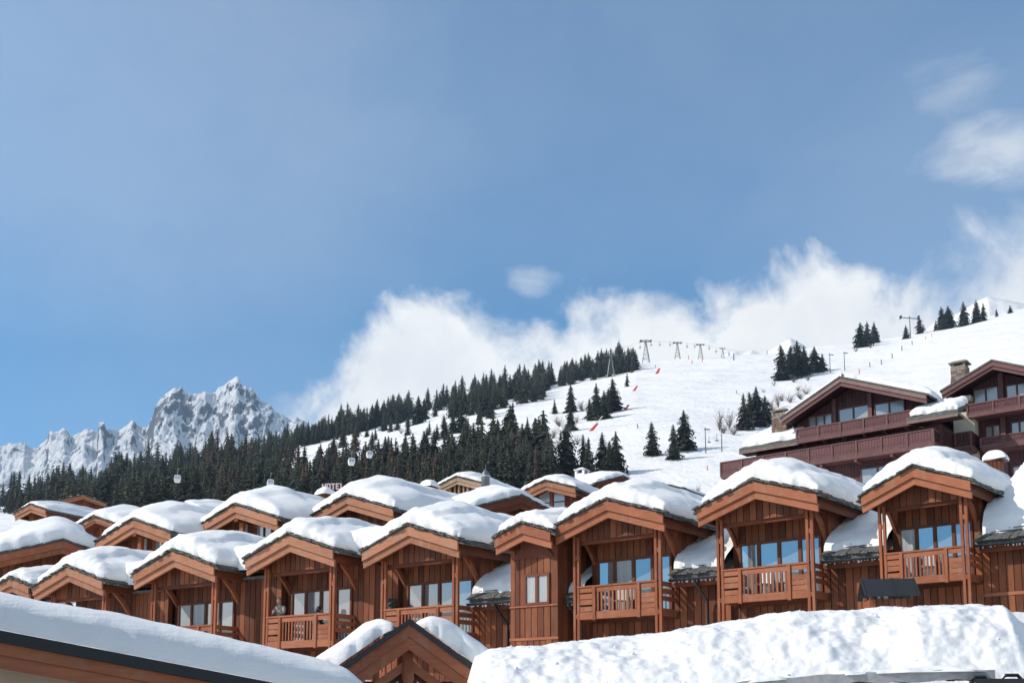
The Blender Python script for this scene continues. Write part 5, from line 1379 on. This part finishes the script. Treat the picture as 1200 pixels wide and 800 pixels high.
# little shed with the black metal roof
SF = Frame(P(1046, 711, 27.5), .16)
def sxz(px, py, y=0): return SF.on(px, py, y)
sh = thing('wooden_shed', 'little wooden shed with a black folded metal roof in front of the rightmost chalet', 'shed', SF.O, -.16)
hx0, hx1 = sxz(1019, 700)[0], sxz(1070, 700)[0]; hz = sxz(1045, 701.5)[1]; ez = sxz(1045, 696, -.16)[1]; rzz = sxz(1050, 677.5, .5)[1]
planks('plank', 'plank', sh, hx0, hx1, -.002, lambda x: -.8, lambda x: hz, w=.16); bx('body', 'board', sh, hx0, hx1, 0, 1.0, -.8, hz)
for x in (hx0 + .04, hx1 - .04):
    for y in (.04, .96): bx('post', 'post', sh, x - .04, x + .04, y - .04, y + .04, hz + .001, ez + .02)
rx0, rx1 = hx0 - .14, hx1 + .16
MB().prism_x([(-.16, ez), (-.16, ez - .05), (.5, rzz - .05), (1.16, ez - .05), (1.16, ez), (.5, rzz)][::-1], rx0, rx1).obj('metal_roof', 'roofmetal', sh)
sm = MB()
for x in (rx0 + .02, (rx0 + rx1) / 2 + .1, rx1 - .02): sm.prism_x([(-.165, ez + .03), (-.165, ez + .004), (.5, rzz + .004), (.5, rzz + .03)][::-1], x - .015, x + .015)
sm.obj('roof_seam', 'metal', sh)
for x, w_ in ((sxz(1031, 700)[0], .045), (sxz(1038.5, 700)[0], .07)):
    b = MB().tube([(x, .1, hz), (x, .1, hz + .12), (x, .1, hz + .15)], [w_, w_, w_ * .6], 8); b.obj('pale_cap', 'plaster', sh, True)

# ------------------------------------------------------------------ people and chairs on the balconies
def add_hand(joints, edges, rad, wrist, d, side, up):
    """five bent fingers on a palm, appended to a skeleton"""
    d = Vector(d).normalized(); up = Vector(up).normalized(); s = d.cross(up).normalized() * side
    w = len(joints) - 1 if wrist is None else wrist
    p0 = Vector(joints[w]); joints.append(tuple(p0 + d * .05)); edges.append((w, len(joints) - 1)); rad.append((.036, .018)); pm = len(joints) - 1
    for q, L in ((-.034, .070), (-.012, .082), (.012, .078), (.033, .060)):
        b = p0 + d * .088 + s * q
        joints += [tuple(b), tuple(b + d * L * .5 - up * .006), tuple(b + d * L * .9 - up * .032)]; n = len(joints)
        edges.extend([(pm, n - 3), (n - 3, n - 2), (n - 2, n - 1)]); rad.extend([.010, .009, .007])
    b = p0 + d * .03 - s * .045; joints += [tuple(b), tuple(b + d * .045 - s * .012 - up * .01)]; n = len(joints)
    edges.extend([(w, n - 2), (n - 2, n - 1)]); rad.extend([.011, .009])
def head_mesh(scale=.115):
    mb = MB(); vs = []; fs = []; nu, nv = 16, 12
    for j in range(nv + 1):
        th = math.pi * j / nv; z = math.cos(th)
        for i in range(nu):
            ph = 2 * math.pi * i / nu; x, y = math.cos(ph) * math.sin(th), math.sin(ph) * math.sin(th)
            k = .78 if z > -.2 else .78 - .26 * (-.2 - z)
            X, Y, Z = x * k, y * (.92 if y > 0 else .90), z * 1.15
            if y < -.55:
                front = (-y - .55)
                if abs(x) < .22 and -.35 < z < .12: Y -= .20 * (1 - abs(x) / .22) * (.5 - z)        # nose
                if .05 < z < .28 and .15 < abs(x) < .5: Y += .10                                      # eye sockets
                if -.55 < z < -.40 and abs(x) < .3: Y -= .05                                          # lips
            vs.append((X * scale, Y * scale, Z * scale))
    for j in range(nv):
        for i in range(nu): fs.append((j * nu + i, (j + 1) * nu + i, (j + 1) * nu + (i + 1) % nu, j * nu + (i + 1) % nu))
    mb.add(vs, fs)
    for s in (-1, 1): mb.ball((s * .095, .01, -.005), .026, 6, 5, (.4, .8, 1.2))
    return mb
fr1 = CHALETS['c1'][0]; FLOOR = HA - 3.97
def standing(fr, px, py, y, lab):
    x, _ = fr.on(px, py, y)
    o = thing('person', lab, 'person', fr.world((x, y, FLOOR)), -fr.a + .15, None, fr.k)
    J = [(0, 0, .92), (0, -.02, 1.12), (0, -.05, 1.34), (0, -.09, 1.47), (0, -.11, 1.55)]
    E_ = [(0, 1), (1, 2), (2, 3), (3, 4)]; R_ = [.13, .125, .13, .055, .06]
    def limb(prev, pts, rs):
        for p, q in zip(pts, rs):
            J.append(p); R_.append(q); E_.append((prev, len(J) - 1)); prev = len(J) - 1
        return prev
    wl = limb(2, [(-.19, -.05, 1.38), (-.27, -.16, 1.12), (-.10, -.33, 1.16)], [.065, .05, .032])
    add_hand(J, E_, R_, wl, (.25, -.25, .45), 1, (.3, -.9, .2))
    wr = limb(2, [(.19, -.05, 1.38), (.28, -.17, 1.13), (.08, -.31, 1.28)], [.065, .05, .032])
    add_hand(J, E_, R_, wr, (-.4, -.1, .8), -1, (-.2, -.9, .1))
    limb(0, [(-.10, .0, .86), (-.11, -.03, .48), (-.11, .02, .08), (-.12, -.13, .03)], [.085, .06, .042, .035]); limb(0, [(.10, .0, .86), (.11, -.01, .48), (.11, .04, .08), (.13, -.11, .03)], [.085, .06, .042, .035])
    b = body('body', 'skin', o, J, E_, R_, 1)
    h = head_mesh().obj('head', 'skin', o, True); h.location = (0, -.14, 1.655); h.rotation_euler = (.12, 0, .35)
    hr = MB().ball((0, .018, .035), .120, 12, 8, (.80, .92, 1.0)).obj('hair', 'grey_hair', h, True)
    Jc = [(0, 0, .86), (0, -.02, 1.12), (0, -.05, 1.36), (0, -.08, 1.46)]; Ec = [(0, 1), (1, 2), (2, 3)]; Rc = [.165, .16, .165, .085]
    for s, el, wr_ in ((-1, (-.27, -.16, 1.12), (-.12, -.315, 1.155)), (1, (.28, -.17, 1.13), (.10, -.30, 1.265))):
        n = len(Jc); Jc += [(s * .20, -.05, 1.385), el, wr_]; Ec += [(2, n), (n, n + 1), (n + 1, n + 2)]; Rc += [.092, .075, .056]
    body('jacket', 'jacket', o, Jc, Ec, Rc, 1)
    n = 0
    body('trousers', 'navy', o, [(0, 0, .93), (-.10, 0, .84), (-.11, -.03, .48), (-.11, .02, .10), (.10, 0, .84), (.11, -.01, .48), (.11, .04, .10)], [(0, 1), (1, 2), (2, 3), (0, 4), (4, 5), (5, 6)], [.15, .105, .08, .065, .105, .08, .065], 1)
    return o
standing(fr1, 329, 715, .95, 'person in a mottled pale jacket standing at the balcony rail with raised forearms')
def chair(fr, x, y, lab, rz=0.0, m='white', group='white balcony chairs'):
    o = thing('balcony_chair', lab, 'chair', fr.world((x, y, FLOOR)), -fr.a + rz, group, fr.k)
    bx('seat', m, o, -.22, .22, -.22, .22, .43, .47)
    for i in range(5): bx('back_slat', m, o, -.21 + i * .088, -.15 + i * .088, .20, .225, .47, .88)
    bx('back_rail', m, o, -.23, .23, .195, .23, .881, .93)
    for sx in (-1, 1):
        for sy in (-1, 1): bx('leg', m, o, sx * .2 - .02, sx * .2 + .02, sy * .19 - .02, sy * .19 + .02, 0, .429)
    return o
x2, _ = fr1.on(374.5, 716, 1.05)
chair(fr1, x2, 1.12, 'white chair under the dark-haired seated person', 3.0)
o = thing('person', 'dark-haired person seated behind the balcony rail, only the head showing', 'person', fr1.world((x2, 1.05, FLOOR)), -fr1.a + 2.4, None, fr1.k)
J = [(0, .05, .50), (0, .08, .72), (0, .07, .95), (0, .03, 1.06), (0, .02, 1.12), (-.18, .06, .98), (-.22, -.02, .72), (-.14, -.24, .62)]; E_ = [(0, 1), (1, 2), (2, 3), (3, 4), (2, 5), (5, 6), (6, 7)]; R_ = [.13, .12, .13, .055, .06, .065, .05, .032]
add_hand(J, E_, R_, 7, (0, -1, -.1), 1, (0, 0, 1))
n = len(J); J += [(.18, .06, .98), (.22, -.02, .72), (.14, -.24, .62)]; E_ += [(2, n), (n, n + 1), (n + 1, n + 2)]; R_ += [.065, .05, .032]; add_hand(J, E_, R_, n + 2, (0, -1, -.1), -1, (0, 0, 1))
n = len(J); J += [(-.1, -.05, .52), (-.12, -.42, .50), (-.12, -.42, .10), (-.13, -.55, .04), (.1, -.05, .52), (.12, -.42, .50), (.12, -.42, .10), (.13, -.55, .04)]
E_ += [(0, n), (n, n + 1), (n + 1, n + 2), (n + 2, n + 3), (0, n + 4), (n + 4, n + 5), (n + 5, n + 6), (n + 6, n + 7)]; R_ += [.09, .065, .045, .035] * 2
body('body', 'skin', o, J, E_, R_, 1)
h = head_mesh().obj('head', 'skin', o, True); h.location = (0, .0, 1.20)
MB().ball((0, .03, .03), .128, 12, 8, (.86, .95, 1.05)).obj('hair', 'hair', h, True)
Jc = [(0, .05, .46), (0, .08, .72), (0, .07, .97), (0, .04, 1.05)]; Ec = [(0, 1), (1, 2), (2, 3)]; Rc = [.16, .155, .16, .08]
for s in (-1, 1):
    n = len(Jc); Jc += [(s * .19, .06, .985), (s * .22, -.02, .72), (s * .145, -.22, .625)]; Ec += [(2, n), (n, n + 1), (n + 1, n + 2)]; Rc += [.09, .072, .05]
body('sweater', 'navy', o, Jc, Ec, Rc, 1)
for key, xs_, labs in (('c3', (-.35, .45), ('left white chair on the balcony with grey curtains', 'right white chair on the balcony with grey curtains')), ('c4', (-.4, .35), ('left white chair on the balcony before the purple chalet', 'right white chair on the balcony before the purple chalet')),
                       ('c5', (-.1,), ('white chair on the rightmost balcony',))):
    for x, l in zip(xs_, labs): chair(CHALETS[key][0], x, 1.15, l, .2 + x)

# ------------------------------------------------------------------ the thin winter haze
hz = bpy.data.materials.new('winter_haze'); hz.use_nodes = True; hz.node_tree.nodes.clear(); th_ = NT(hz.node_tree)
pv = th_.n('ShaderNodeVolumePrincipled', {'Color': (0.52, 0.76, 1.0, 1), 'Density': 0.000072, 'Anisotropy': 0.2})
th_.n('ShaderNodeOutputMaterial', {1: pv.outputs[0]})
HB = MB().box(-5200, 5200, -300, 4900, -30, 1290)
ho = HB.obj('haze', hz); ho['kind'] = 'stuff'
